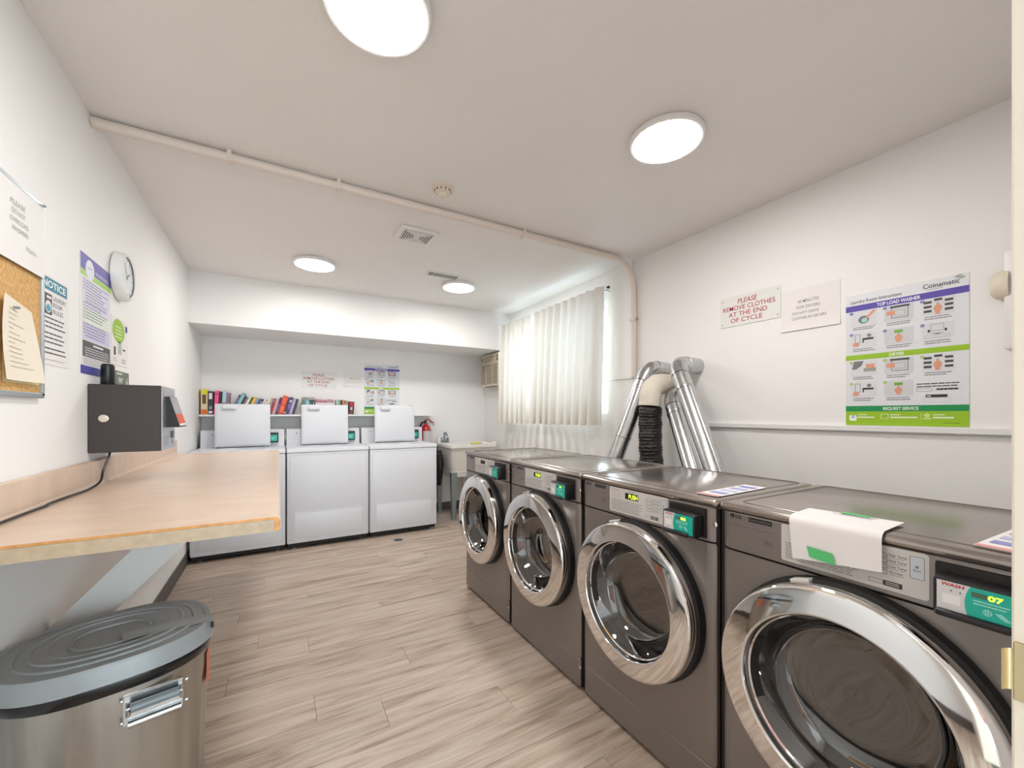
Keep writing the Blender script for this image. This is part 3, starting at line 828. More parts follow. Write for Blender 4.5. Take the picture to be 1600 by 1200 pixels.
def reader_face(pr, w, h, num, full):
    """printed face of a card reader, origin at its lower left"""
    pr.rect(0, 0, w, h, mat('reader_white', '#d5d2d2', 0.4), 0)
    n = 14
    cx, cy, R = w * 1.0, h * 0.46, w * 0.66
    pts = [(w, h)]
    edge = []
    for i in range(n + 1):
        b = h * (1 - i / n)
        d = R * R - (b - cy) ** 2
        edge.append((cx - math.sqrt(max(d, 0)), b))
    pr.poly([(w, h)] + edge + [(w, 0)], M_teal, 1)
    if full:
        pr.text('WASH', w * 0.06, h * 0.86, h * 0.10, '#c8202c', 1, w * 0.28, 'l', 0.03, 0.15)
        pr.disc(w * 0.18, h * 0.73, w * 0.012, '#222222', 1, 8); pr.disc(w * 0.29, h * 0.72, w * 0.012, '#222222', 1, 8)
        pr.rect(w * 0.07, h * 0.30, w * 0.29, h * 0.60, '#e8e6e4', 1)
        pr.rect(w * 0.42, h * 0.71, w * 0.60, h * 0.87, '#4c6a58', 2)
        pr.lines(w * 0.44, w * 0.86, h * 0.63, 2, h * 0.09, '#a7e0d6', 2, h * 0.035, 0.2)
        pr.disc(w * 0.60, h * 0.33, w * 0.055, '#8fd8cc', 2); pr.poly([(w * 0.68, h * 0.38), (w * 0.76, h * 0.40), (w * 0.86, h * 0.22), (w * 0.80, h * 0.20), (w * 0.72, h * 0.30)], '#8fd8cc', 2)
        for i in range(3): pr.rect(w * (0.56 + 0.03 * i), h * (0.29 - 0.02 * i), w * (0.57 + 0.03 * i), h * (0.37 + 0.02 * i), M_teal, 3)
        if num == 'lit': pr.rect(w * 0.64, h * 0.73, w * 0.74, h * 0.85, M_led_y, 3)
        elif num: pr.text(num, w * 0.69, h * 0.715, h * 0.15, M_led_y, 3, w * 0.17, 'c', 0.03)
    else:
        pr.disc(w * 0.62, h * 0.42, w * 0.12, '#7fd8c8', 2)
        pr.lines(w * 0.42, w * 0.9, h * 0.68, 2, h * 0.12, '#a7e0d6', 2, h * 0.05, 0.2)

def washer(x0, x1, label):
    yf, zt = 4.23, 0.93
    w = x1 - x0; D = 0.70
    t = thing('washing_machine', label, 'washing machine', ((x0 + x1) / 2, yf, 0), 0, 'white top loading washers')
    a = w / 2
    # cabinet
    m_ = MB()
    m_.rbox(-a, a, 0.004, D, 0.055, 0.895, 0.010, 2)
    cab = m_.build('cabinet', M_enamel, t)
    # front sheet with embossed borders
    m_ = MB(); m_.rbox(-a + 0.004, a - 0.004, -0.004, 0.010, 0.060, 0.885, 0.004, 2)
    fp = m_.build('front_panel', M_enamel, t)
    def bead(px, pz, pw, ph, r, rad, nm):
        pts = rrect(pw, ph, 0.022, 4, px, pz)
        path = [(p[0], -0.0045, p[1]) for p in pts]; path.append(path[0])
        MB().tube(path, rad, 6, caps=False).build(nm, M_enamel, fp)
    bead(0.0, 0.215, w - 0.12, 0.25, 0.02, 0.0035, 'lower_access_panel')
    m_ = MB(); m_.rbox(-a + 0.065, a - 0.065, -0.0072, -0.003, 0.095, 0.334, 0.004, 2); m_.build('lower_panel_sheet', M_enamel, fp)
    bead(0.0, 0.475, w - 0.05, 0.80, 0.02, 0.0022, 'border_emboss')
    # plinth and feet
    MB().box(-a + 0.012, a - 0.012, 0.03, D - 0.02, 0.022, 0.055).build('plinth', M_rubber, t)
    for sx in (-1, 1):
        for y in (0.06, D - 0.08):
            MB().lathe([(0, 0.022), (0.008, 0.024), (0.014, 0.012), (0.024, 0.010)], 14, Matrix.Translation((sx * (a - 0.06), y, 0)), 0, True).build('foot', M_leg, t)
    # deck with tub opening
    m_ = MB()
    plate_with_hole(m_, -a, a, 0.0, D, zt, 0, 0.245, 0.200, 0.165)
    m_.loft([[(-a, 0, zt), (a, 0, zt), (a, D, zt), (-a, D, zt)], [(-a, -0.004, zt - 0.010), (a, -0.004, zt - 0.010), (a, D, zt - 0.010), (-a, D, zt - 0.010)], [(-a, -0.004, 0.895), (a, -0.004, 0.895), (a, D, 0.895), (-a, D, 0.895)]], cap0=False, cap1=False)
    m_.lathe([(zt, 1.0), (zt - 0.03, 0.97)], 40, Matrix.Translation((0, 0.245, 0)) @ Matrix.Diagonal((0.200, 0.165, 1, 1)))
    m_.build('deck', M_enamel, t)
    MB().lathe([(zt - 0.03, 0.95), (zt - 0.03, 0.80), (zt - 0.034, 0.78), (zt - 0.0345, 0.002)], 32, Matrix.Translation((0, 0.245, 0)) @ Matrix.Diagonal((0.200, 0.165, 1, 1))).build('tub_basket', mat('basket_grey', '#b9bcc0', 0.4), t)
    # console
    prof = [(0.50, zt), (0.515, 1.085), (0.525, 1.096), (D - 0.01, 1.096), (D, 1.085), (D, zt)]
    Mx = Matrix(((0, 0, 1, 0), (1, 0, 0, 0), (0, 1, 0, 0), (0, 0, 0, 1)))
    m_ = MB(); m_.prism(prof, -a + 0.006, a - 0.006, 0, Mx)
    con = m_.build('console', M_enamel, t)
    ct = Vector((0, 0.015, 0.155)).normalized()
    pr = Print((-a, 0.50, zt), (1, 0, 0), ct, 0.0008)
    for i, (px, s_) in enumerate(((0.095, 0.006), (0.125, 0.004), (0.15, 0.006), (0.19, 0.005), (0.22, 0.005), (0.30, 0.006), (0.33, 0.006))):
        pr.disc(px, 0.122, s_, '#5f6064' if i % 2 == 0 else '#9a9a9e', 0, 8)
    for i in range(3): pr.rect(0.02, 0.028 + 0.028 * i, 0.30, 0.0295 + 0.028 * i, '#b4b4b8', 0)
    pr.build('console_print', con)
    # card reader
    rx = a - 0.118
    rd = MB(); rd.rbox(rx - 0.062, rx + 0.062, 0.468, 0.515, 0.966, 1.066, 0.008, 2)
    rd = rd.build('card_reader', M_black, t)
    pr = Print((rx - 0.052, 0.468, 0.980), (1, 0, 0)); reader_face(pr, 0.104, 0.062, None, False)
    pr.build('reader_face', rd)
    # open lid, hinged at the rear of the opening
    lw = 0.222
    lb = MB(); lean = Matrix.Translation((0.0, 0.40, zt + 0.012)) @ Matrix.Rotation(math.radians(-4), 4, 'X')
    lb.rbox(-lw, lw, -0.012, 0.014, 0.0, 0.405, 0.006, 2, 0, lean)
    lid = lb.build('lid', M_enamel, t)
    m_ = MB(); m_.rbox(-lw + 0.012, lw - 0.012, -0.019, -0.011, 0.012, 0.386, 0.005, 2, 0, lean); m_.build('lid_inner_panel', M_enamel, lid)
    m_ = MB(); m_.rbox(-lw + 0.058, -lw + 0.170, -0.044, -0.010, 0.350, 0.398, 0.010, 3, 0, lean); m_.build('lid_latch', M_enamel, lid)
    for px in (-lw + 0.05, lw - 0.05, lw - 0.022):
        m_ = MB(); m_.rbox(px - 0.006, px + 0.006, -0.006, 0.008, 0.402, 0.412, 0.002, 1, 0, lean); m_.build('lid_bumper', M_leg, lid)
    for px in (-lw + 0.03, lw - 0.03):
        m_ = MB(); m_.cyl((px - 0.02, 0.405, zt + 0.007), 0.007, 0.04, 'x', 10); m_.build('hinge', M_leg, lid)
    return t
washer(-0.644, 0.051, 'white top loading washer with open lid, partly behind the counter end')
washer(0.061, 0.777, 'white top loading washer with open lid, middle one of the three')
washer(0.789, 1.488, 'white top loading washer with open lid, nearest the utility sink')

# ------------------------------------------------------------------ dryers
DF = 1.172                 # front plane
def dryer(yc, label, num, disp):
    t = thing('dryer', label, 'dryer', (DF, yc, 0), 0, 'graphite front loading dryers')
    hw, D = 0.3235, 0.60
    # outer cabinet (hollow)
    m_ = MB()
    m_.box(0.035, D, -hw, -hw + 0.012, 0.018, 0.962).box(0.035, D, hw - 0.012, hw, 0.018, 0.962)
    m_.box(D - 0.012, D, -hw + 0.012, hw - 0.012, 0.018, 0.962).box(0.012, D - 0.012, -hw + 0.012, hw - 0.012, 0.018, 0.032).box(0.012, D - 0.012, -hw + 0.012, hw - 0.012, 0.945, 0.962)
    m_.build('cabinet', M_steel, t, smooth=0)
    MB().box(0.010, 0.014, -hw + 0.004, hw - 0.004, 0.02, 0.150).build('seam_backing', M_steel_d, t)
    MB().box(0.010, 0.014, -hw + 0.004, hw - 0.004, 0.838, 0.955).build('seam_backing', M_steel_d, t)
    for sy in (-1, 1):
        MB().box(0.012, 0.04, sy * hw - (0.012 if sy > 0 else 0.0), sy * hw + (0.0 if sy > 0 else 0.012), 0.02, 0.955).build('seam_backing', M_steel_d, t)
        for x in (0.06, D - 0.06):
            MB().lathe([(0, 0.02), (0.008, 0.02), (0.010, 0.01), (0.020, 0.01)], 12, Matrix.Translation((x, sy * (hw - 0.06), 0)), 0, True).build('foot', M_rubber, t)
    def outline(r=0.036, n=6):
        pts = [(0.045, -hw)]
        for i in range(n + 1):
            a = PI / 2 * i / n
            pts.append((r - r * math.sin(a), -hw + r - r * math.cos(a)))
        for i in range(n + 1):
            a = PI / 2 * (1 - i / n)
            pts.append((r - r * math.sin(a), hw - r + r * math.cos(a)))
        pts.append((0.045, hw))
        return pts
    o = outline()
    inner = [(p[0] + 0.004, p[1] * 0.985) for p in o]
    def skin(name, z0, z1):
        m_ = MB(); e = 0.003
        m_.loft([[(p[0] + e, p[1] * 0.995, z0) for p in o], [(p[0], p[1], z0 + e) for p in o], [(p[0], p[1], z1 - e) for p in o], [(p[0] + e, p[1] * 0.995, z1) for p in o]], closed=False, cap0=False, cap1=False)
        m_.add([(p[0] + e, p[1] * 0.995, z0) for p in o] , [tuple(range(len(o)))]); m_.add([(p[0] + e, p[1] * 0.995, z1) for p in o], [tuple(range(len(o)))])
        return m_.build(name, M_steel, t)
    skin('kick_panel', 0.020, 0.142)
    fas = skin('control_fascia', 0.8475, 0.958)
    # main front with round hole, turned into the YZ plane
    zc_, RH = 0.566, 0.232
    m_ = MB()
    hole = MB(); fw = hw - 0.036
    plate_with_hole(hole, -fw, fw, 0.1455, 0.8445, 0.0, 0.0, zc_, RH, RH, 0, 48)
    m_.add([(p[2], p[0], p[1]) for p in hole.v], hole.f)
    n = 6
    for sy in (-1, 1):
        ring = []
        for i in range(n + 1):
            a = PI / 2 * i / n
            ring.append((0.036 - 0.036 * math.cos(a), sy * (hw - 0.036 + 0.036 * math.sin(a))))
        ring.append((0.045, sy * hw))
        m_.loft([[(p[0], p[1], 0.1455) for p in ring], [(p[0], p[1], 0.8445) for p in ring]], closed=False, cap0=False, cap1=False)
    Mdoor = Matrix.Translation((0, 0, zc_)) @ Matrix.Rotation(PI / 2, 4, 'Y')   # axis +X (into machine)
    m_.lathe([(0.0, RH), (0.03, RH)], 48, Mdoor)
    m_.build('front_panel', M_steel, t)
    MB().lathe([(0.03, RH), (0.04, RH - 0.02), (0.06, 0.235), (0.50, 0.235), (0.505, 0.22), (0.505, 0.002)], 40, Mdoor).build('drum', M_drum, t)
    for a in (0.6, 2.7, 4.8):
        m_ = MB(); Mr = Mdoor @ Matrix.Rotation(a, 4, 'Z')
        m_.prism([(0.235, -0.03), (0.20, -0.012), (0.195, 0.0), (0.20, 0.012), (0.235, 0.03)], 0.10, 0.48, 0, Mr)
        m_.build('lifter', M_drum, t)
    # top panel with raised centre
    m_ = MB()
    m_.rbox(-0.004, D, -hw, hw, 0.9585, 0.983, 0.012, 4)
    top = m_.build('top_panel', M_top, t)
    pts = rrect(0.54, 0.57, 0.02, 4, 0.315, 0)
    m_ = MB(); path = [(p[0], p[1], 0.983) for p in pts]; path.append(path[0]); m_.tube(path, 0.0022, 6, caps=False); m_.build('ridge', M_top, top)
    # door
    dr = MB()
    prof = [(-0.030, 0.200), (-0.058, 0.2042), (-0.070, 0.2062), (-0.0752, 0.2080), (-0.0774, 0.2105), (-0.0777, 0.2125), (-0.0776, 0.2138), (-0.0764, 0.225), (-0.0745, 0.240), (-0.0722, 0.255), (-0.0698, 0.2682), (-0.0694, 0.2695), (-0.0680, 0.2725), (-0.065, 0.2755), (-0.058, 0.2775), (-0.050, 0.278), (-0.040, 0.278), (-0.030, 0.276)]
    dr.lathe(prof, 72, Mdoor)
    dr = dr.build('door', M_chrome, t, smooth=60)
    m_ = MB(); m_.lathe([(-0.030, 0.200), (-0.030, 0.276), (-0.026, 0.283), (-0.004, 0.286), (0.000, 0.285)], 64, Mdoor); m_.build('door_rim', M_rubber, dr)
    m_ = MB(); m_.lathe([(-0.052, 0.2062), (-0.040, 0.196), (0.0, 0.178), (0.030, 0.160), (0.040, 0.14), (0.043, 0.08), (0.044, 0.002)], 56, Mdoor); m_.build('door_glass', M_dglass, dr)
    m_ = MB(); m_.lathe([(-0.053, 0.2075), (-0.0555, 0.204), (-0.052, 0.200)], 64, Mdoor); m_.build('glass_bezel', M_chrome, dr)
    # hand grip slot in the inner rim, on the far side
    m_ = MB()
    def fg(u, v):
        a = PI + (u - 0.5) * 0.85
        rr = 0.2025 - 0.014 * v; ax = -0.051 + 0.02 * v
        return (ax, -rr * math.cos(a), zc_ + rr * math.sin(a) * 0.999)
    m_.grid(fg, 14, 3); m_.build('hand_grip', M_rubber, dr)
    # small sticker on the door rim top
    m_ = MB(); m_.rbox(-0.045, -0.020, -0.022, 0.022, zc_ + 0.2765, zc_ + 0.2835, 0.001, 1, 0, Matrix.Translation((0, 0, zc_)) @ Matrix.Rotation(-0.30, 4, 'X') @ Matrix.Translation((0, 0, -zc_))); m_.build('door_tag', M_panel, dr)
    # control label
    pr = Print((-0.0003, 0.146, 0.8595), RW)
    cw, ch = 0.286, 0.097
    pr.poly([(p[0], p[1]) for p in rrect(cw, ch, 0.006, 3, cw / 2, ch / 2)], M_panel, 0)
    if disp is not None:
        pr.rect(0.085, 0.060, 0.152, 0.084, '#101010', 1)
        if disp: pr.text(disp, 0.126, 0.064, 0.016, M_led_g, 2, 0.045, 'c', 0.02)
        pr.lines(0.10, 0.135, 0.091, 1, 0.004, '#6b6866', 1, 0.0018, 0.1)
        for i in range(3): pr.frame(0.014 + 0.018 * i, 0.060, 0.026 + 0.018 * i, 0.080, 0.0008, '#8a8683', 1)
        pr.lines(0.012, 0.058, 0.089, 1, 0.005, '#7a7673', 1, 0.002)
    pr.lines(0.010, 0.172, 0.050, 8, 0.0056, '#8a8683', 1, 0.0022, 0.12)
    for i, tx in enumerate(('High Temp', 'Med Temp', 'Low Temp', 'No Heat')):
        b = 0.072 - i * 0.0125
        pr.frame(0.190, b, 0.219, b + 0.0095, 0.0009, '#55524f', 1)
        pr.text(tx, 0.222, b + 0.0045, 0.0052, '#55524f', 1, 0.029 if i < 3 else 0.023, 'l')
        pr.rect(0.222, b + 0.001, 0.247, b + 0.002, '#9a9693', 1)
    pr.frame(0.256, 0.040, 0.279, 0.088, 0.0008, '#6a6663', 1); pr.rect(0.257, 0.041, 0.278, 0.087, mat('start_button', '#c2c9cf', 0.3), 1)
    pr.text('Start', 0.2675, 0.056, 0.005, '#55524f', 2, 0.012); pr.disc(0.2675, 0.066, 0.003, '#7a7a80', 2, 8)
    pr.frame(0.186, 0.010, 0.212, 0.0195, 0.0009, '#55524f', 1); pr.rect(0.212, 0.009, 0.244, 0.0205, '#3a3836', 1)
    pr.lines(0.216, 0.240, 0.018, 2, 0.004, '#c9c5c0', 2, 0.0016, 0.1)
    pr.build('control_label', fas)
    pr = Print((-0.0003, 0.300, 0.86), RW)
    pr.disc(0.018, 0.088, 0.0068, '#0c0b0b', 0, 20); pr.rect(0.0155, 0.0845, 0.0168, 0.0905, '#8d8682', 1); pr.rect(0.0168, 0.0845, 0.0195, 0.0857, '#8d8682', 1)
    pr.text('LG', 0.028, 0.0835, 0.0098, '#0c0b0b', 0, 0.017, 'l', 0.03)
    pr.rect(0.066, 0.0805, 0.130, 0.0935, '#0c0b0b', 0); pr.text('Commercial Dryer', 0.098, 0.0845, 0.0062, '#8d8682', 1, 0.058)
    pr.rect(0.012, 0.062, 0.132, 0.0628, '#4b4543', 0)
    pr.lines(0.108, 0.135, 0.038, 3, 0.0055, '#5d5653', 0, 0.002)
    pr.build('badge_print', fas)
    # recess and card reader
    m_ = MB(); m_.rbox(-0.006, 0.004, -0.287, -0.149, 0.856, 0.950, 0.004, 2); rec = m_.build('reader_recess', M_steel_d, t)
    m_ = MB(); m_.rbox(-0.050, 0.0, -0.280, -0.156, 0.858, 0.932, 0.007, 2); rd = m_.build('card_reader', M_black, t)
    pr = Print((-0.0500, -0.163, 0.8665), RW); reader_face(pr, 0.110, 0.0600, num, True); pr.build('reader_face', rd)
    m_ = MB(); m_.rbox(-0.060, -0.046, -0.260, -0.160, 0.858, 0.8725, 0.006, 3); m_.build('reader_lip', M_black, rd)
    # side screws
    for z in (0.905, 0.105):
        MB().lathe([(0, 0.008), (0.004, 0.0075), (0.007, 0.004), (0.0075, 0.0005)], 14, Matrix.Translation((0.010, -hw + 0.012, z)) @ Matrix.Rotation(-PI / 2, 4, 'Y')).build('screw', M_chrome, t)
    return t
dryer(0.4375, 'graphite front loading dryer with white paper taped over its top edge', '07', None)
dryer(1.090, 'graphite front loading dryer showing PUSH display, second from the camera', '06', 'PUSH')
dryer(1.744, 'graphite front loading dryer with green lit display, third from the camera', 'lit', 'PUSH')
dryer(2.398, 'graphite front loading dryer with dark display, farthest beside the sink', None, '')

# paper taped over the nearest dryer
t = thing('paper_sheet', 'white paper draped over the top edge of the nearest dryer', 'paper', (DF, 0.465, 0.983))
def fp(u, v):
    # u across (toward -Y), v along drape: 0 at the back on top .. 1 at the hanging end
    y = 0.095 - 0.190 * u
    L = 0.115 + 0.118 - 0.015 * u
    s = v * L
    top_len = 0.132 + 0.008 * u
    r = 0.020
    if s < top_len - r:
        x = top_len - s - 0.012; z = 0.0035 + 0.004 * u * (1 - v)
    elif s < top_len - r + r * PI / 2:
        a = (s - top_len + r) / r
        x = r - 0.012 - r * math.sin(a); z = 0.0035 - r + r * math.cos(a) + 0.004 * u * (1 - v)
    else:
        x = -0.012; z = 0.0035 - r - (s - top_len + r - r * PI / 2)
    x -= 0.006 * u * max(0, v - 0.3)
    return (x - 0.002, y - 0.02 * (v - 0.5) * (1 if u < 0.5 else 0.2), z)
MB().grid(fp, 12, 40).build('sheet', M_paper, t)
pr = Print((0.105, 0.055, 0.0065), RW, (1, 0, 0)); pr.lines(0.03, 0.105, 0.008, 1, 0.01, '#6b6866', 0, 0.004, 0.05); pr.build('handwriting', t)
pr = Print((0.105, 0.055, 0.0065), RW, (1, 0, 0)); pr.lines(0.015, 0.10, -0.008, 1, 0.01, '#6b6866', 0, 0.004, 0.05); pr.build('handwriting', t)
tp = MB()
tp.grid(lambda u, v: (-0.0195 - 0.0005, 0.05 - 0.055 * u - 0.006 * v, -0.065 - 0.026 * v - 0.004 * u), 2, 2); tp.build('tape_strip', M_tape, t)
tp = MB()
tp.grid(lambda u, v: (0.108 + 0.02 * v, 0.03 - 0.06 * u, 0.0072), 2, 2); tp.build('tape_strip', M_tape, t)

def flyer(x, y, rz, label):
    t = thing('flyer', label, 'flyer', (x, y, 0.9845), rz, 'printed flyers on dryers')
    MB().rbox(-0.15, 0.15, -0.038, 0.038, 0.0012, 0.0022, 0.0004, 1).build('sheet', M_paper, t)
    pr = Print((-0.15, 0.038, 0.0026), (0, -1, 0), (1, 0, 0), 0.0)
    for i in range(4): pr.rect(0.01, 0.05 + i * 0.06, 0.066, 0.085 + i * 0.06, ('#8f94c8', '#b9bcd8', '#9aa0cc', '#8084bc')[i], 1)
    pr.rect(0.0, 0.0, 0.076, 0.022, '#d99a98', 1)
    pr.build('print', t)
flyer(1.36, 0.835, 0.04, 'printed flyer lying on the second dryer top')
flyer(1.36, 0.200, -0.05, 'printed flyer lying on the nearest dryer beside the door jamb')

# ------------------------------------------------------------------ dryer ducts on the right wall
def crimp_tube(path, r, name, parent, rad=None, seg=24): return MB().tube(path, r, seg, rad=rad, caps=True).build(name, M_galv, parent, smooth=50)
def seam(parent, p, d, r):
    d = Vector(d).normalized()
    q = d.to_track_quat('Z', 'Y').to_matrix().to_4x4()
    MB().lathe([(-0.010, r), (-0.008, r + 0.003), (0.0, r + 0.004), (0.008, r + 0.003), (0.010, r)], 24, Matrix.Translation(p) @ q).build('crimp_band', M_galv, parent)
R4 = 0.054
def duct(label, wall_pt, elbow, low, group=True, bands=(0.12, 0.5)):
    t = thing('metal_duct', label, 'duct', low, 0, 'silver dryer ducts')
    L = Vector(low); E_ = Vector(elbow) - L; Wp = Vector(wall_pt) - L
    d = E_.normalized()
    # straight run
    a = E_ - d * 0.10
    crimp_tube([Vector((0, 0, 0)), a], R4, 'pipe', t)
    b = E_ + (Wp - E_).normalized() * 0.07
    # segmented elbow
    pts = arc(a, E_, b, 4)
    m_ = MB().tube(pts, R4 + 0.002, 24); m_.build('elbow', M_galv, t, smooth=15)
    crimp_tube([b, Wp - (Wp - E_).normalized() * 0.0005], R4, 'wall_pipe', t)
    for k_ in bands: seam(t, a * (1 - k_), d, R4)
    seam(t, b + (Wp - E_).normalized() * 0.02, Wp - E_, R4)
    # long lap seam
    side = d.cross(Vector((0, 0, 1))).normalized()
    nrm = d.cross(side)
    MB().tube([a * 0.02 - nrm * R4, a * 0.98 - nrm * R4], 0.003, 6).build('lap_seam', M_galv, t)
    return t
duct('silver metal duct leaning left, beside the window curtain', (XR - 0.001, 2.01, 1.575), (2.27, 2.01, 1.575), (1.94, 2.19, 0.55), bands=(0.05, 0.42))
duct('long silver metal duct with elbow into the wall, rightmost', (XR - 0.001, 1.757, 1.575), (2.25, 1.757, 1.575), (1.93, 1.14, 0.60), bands=(0.10,))
duct('short silver metal duct between the black hose and the rightmost duct', (XR - 0.001, 1.831, 1.375), (2.285, 1.831, 1.375), (1.94, 1.27, 0.55), bands=(0.06,))
# wall flange of the rightmost one
t = thing('flexible_duct', 'black ribbed flexible dryer hose hanging between silver ducts', 'hose', (2.17, 1.920, 0.5))
path, rad = [], []
rnd_ = random.Random(2)
n = 150
for i in range(n + 1):
    f_ = i / n
    path.append((0.03 * f_ + 0.004 * math.sin(f_ * 17), 0.010 * math.sin(f_ * 9), f_ * 0.80))
    rad.append(0.076 + 0.0022 * math.sin(f_ * 2 * PI * 37) + 0.002 * math.sin(f_ * 61) + rnd_.uniform(-0.0012, 0.0012))
MB().tube(path, 0.08, 28, rad=rad).build('hose', M_flex, t, smooth=80)
t2 = thing('wrapped_duct', 'cream wrapped duct elbow joining the black hose to the wall', 'duct', (2.20, 1.936, 1.301))
p = [(0.0, 0, 0.003), (0.005, 0.0, 0.05)] + arc((0.005, 0, 0.06), (0.01, 0, 0.15), (0.12, 0.0, 0.16), 8) + [(XR - 2.20 - 0.001, 0.0, 0.16)]
MB().tube(p, 0.07, 24, rad=[0.072, 0.074] + [0.073 + 0.004 * math.sin(i * 2.3) for i in range(9)] + [0.07]).build('wrap', M_wrap, t2, smooth=80)

# ------------------------------------------------------------------ right wall fixture by the jamb
t = thing('wall_fixture', 'white wall fixture with rounded knob, half hidden by the door jamb', 'fixture', (XR, 0.33, 1.50))
MB().rbox(-0.045, -0.001, -0.08, 0.078, 0.0, 0.375, 0.006, 2).build('housing', M_plast, t)
MB().lathe([(0, 0.05), (0.03, 0.052), (0.06, 0.047), (0.08, 0.032), (0.088, 0.001)], 24, Matrix.Translation((-0.03, 0.065, 0.25)) @ Matrix.Rotation(-PI / 2, 4, 'X') @ Matrix.Diagonal((0.6, 1.1, 0.6, 1))).build('knob', M_cream, t)

# ------------------------------------------------------------------ air conditioner
t = thing('air_conditioner', 'cream wall air conditioner under the bulkhead beside the curtain', 'air conditioner', (2.32, 4.61, 1.60))
hy = 0.24
MB().rbox(0.004, XR - 2.32 - 0.001, -hy, hy, 0.0, 0.415, 0.012, 2).build('housing', M_cream, t)
MB().rbox(-0.006, 0.010, -hy, hy, 0.292, 0.300, 0.002, 1).build('front_rib', M_cream, t)
MB().box(-0.0005, 0.006, -hy + 0.02, hy - 0.012, 0.035, 0.282).build('grille_backing', mat('ac_dark', '#6a6054', 0.7), t)
for i in range(13):
    z = 0.040 + i * 0.0195
    m_ = MB(); m_.rbox(-0.012, 0.004, -hy + 0.014, hy - 0.006, z, z + 0.009, 0.002, 1); m_.build('louvre', M_cream, t)
for i in range(2):
    y = -hy + 0.15 + i * 0.18
    m_ = MB(); m_.box(-0.008, 0.003, y - 0.004, y + 0.004, 0.035, 0.285); m_.build('grille_bar', M_cream, t)
MB().box(-0.0005, 0.006, -hy + 0.02, hy - 0.09, 0.312, 0.385).build('vent_backing', mat('ac_olive', '#7d7454', 0.7), t)
for i in range(8):
    y = hy - 0.10 - i * 0.045
    MB().box(-0.010, 0.003, y - 0.006, y + 0.006, 0.308, 0.388).build('air_vane', M_cream, t)
MB().rbox(-0.010, 0.004, -hy + 0.02, hy - 0.09, 0.345, 0.352, 0.001, 1).build('air_vane', M_cream, t)
MB().rbox(-0.006, 0.006, hy - 0.075, hy - 0.018, 0.312, 0.385, 0.003, 1).build('control_plate', mat('ac_grey', '#b9b4ac', 0.4), t)
MB().cyl((-0.006, hy - 0.045, 0.352), 0.012, 0.012, '-x', 14).build('knob', M_leg, t)
MB().rbox(-0.004, 0.02, -hy + 0.05, hy - 0.12, -0.006, 0.003, 0.002, 1).build('drip_slot', M_base, t)

# ------------------------------------------------------------------ utility sink corner
SX0, SX1, SY0, SY1, SRZ = 1.73, 2.36, 4.44, 5.02, 0.885
t = thing('utility_sink', 'white plastic utility sink on grey steel legs in the corner', 'sink', ((SX0 + SX1) / 2, (SY0 + SY1) / 2, 0))
w, d = SX1 - SX0, SY1 - SY0
m_ = MB()
def rr(ww, dd, z, r=0.05): return [(p[0], p[1], z) for p in rrect(ww, dd, r, 5)]
m_.loft([rr(w * 0.86, d * 0.84, 0.50, 0.07), rr(w * 0.88, d * 0.86, 0.52, 0.06), rr(w * 0.94, d * 0.92, 0.84), rr(w * 0.945, d * 0.925, 0.845), rr(w, d, 0.848), rr(w, d, SRZ - 0.004), rr(w - 0.008, d - 0.008, SRZ), rr(w - 0.06, d - 0.06, SRZ), rr(w - 0.07, d - 0.07, SRZ - 0.008), rr(w * 0.84, d * 0.82, 0.54, 0.07)], cap0=True, cap1=True)
m_.build('basin', M_sink, t)
m_ = MB(); m_.loft([rr(w * 0.89, d * 0.87, 0.556, 0.06), rr(w * 0.90, d * 0.88, 0.560, 0.06), rr(w * 0.895, d * 0.875, 0.572, 0.06)], cap0=False, cap1=False); m_.build('basin_band', M_sink, t)
for sx in (-1, 1):
    for sy in (-1, 1):
        m_ = MB(); px, py = sx * (w / 2 - 0.055), sy * (d / 2 - 0.05)
        m_.loft([[(px + a * 0.02 - 0.0, py + b * 0.02, 0.0) for a, b in ((-1, -1), (1, -1), (1, 1), (-1, 1))], [(px + a * 0.036, py + b * 0.03, 0.56) for a, b in ((-1, -1), (1, -1), (1, 1), (-1, 1))]])
        m_.build('leg', M_leg, t)
m_ = MB(); m_.tube([(0.0, 0.06, 0.30), (0.0, 0.06, 0.50)], 0.02, 12); m_.build('drain_pipe', M_plast, t)
# faucet
t = thing('faucet', 'small grey faucet at the back of the utility sink', 'faucet', (1.86, 4.995, SRZ))
MB().rbox(-0.06, 0.06, -0.02, 0.018, 0.0005, 0.03, 0.008, 2).build('base', M_leg, t)
MB().tube([(0, 0, 0.02), (0, 0, 0.10)] + arc((0, 0, 0.10), (0, -0.01, 0.14), (0, -0.06, 0.12), 6) + [(0, -0.10, 0.09)], 0.011, 12).build('spout', M_leg, t)
for sx in (-1, 1):
    MB().lathe([(0.03, 0.014), (0.055, 0.016), (0.06, 0.012), (0.062, 0.001)], 14, Matrix.Translation((sx * 0.045, 0, 0))).build('tap_handle', M_leg, t)
t = thing('soap_bottle', 'slim white bottle standing on the utility sink rim', 'bottle', (1.765, 4.93, SRZ))
MB().lathe([(0.0005, 0.020), (0.01, 0.022), (0.075, 0.022), (0.085, 0.012)], 16, None, 0, True).build('body', M_plast, t)
MB().lathe([(0.085, 0.011), (0.105, 0.011), (0.108, 0.008)], 14, None, 0, True).build('cap', M_white, t)
tag(MB().rbox(2.00, 2.12, SY0 + 0.004, SY0 + 0.034, SRZ + 0.0005, SRZ + 0.032, 0.008, 3).build('sponge', mat('sponge_yellow', '#dcd88a', 0.9, bump=(150, 0.5, 0.003))), 'yellow sponge on the front rim of the utility sink', 'sponge')
t = thing('folded_cloth', 'crumpled white cloth on the utility sink rim', 'cloth', (2.24, 4.456, SRZ))
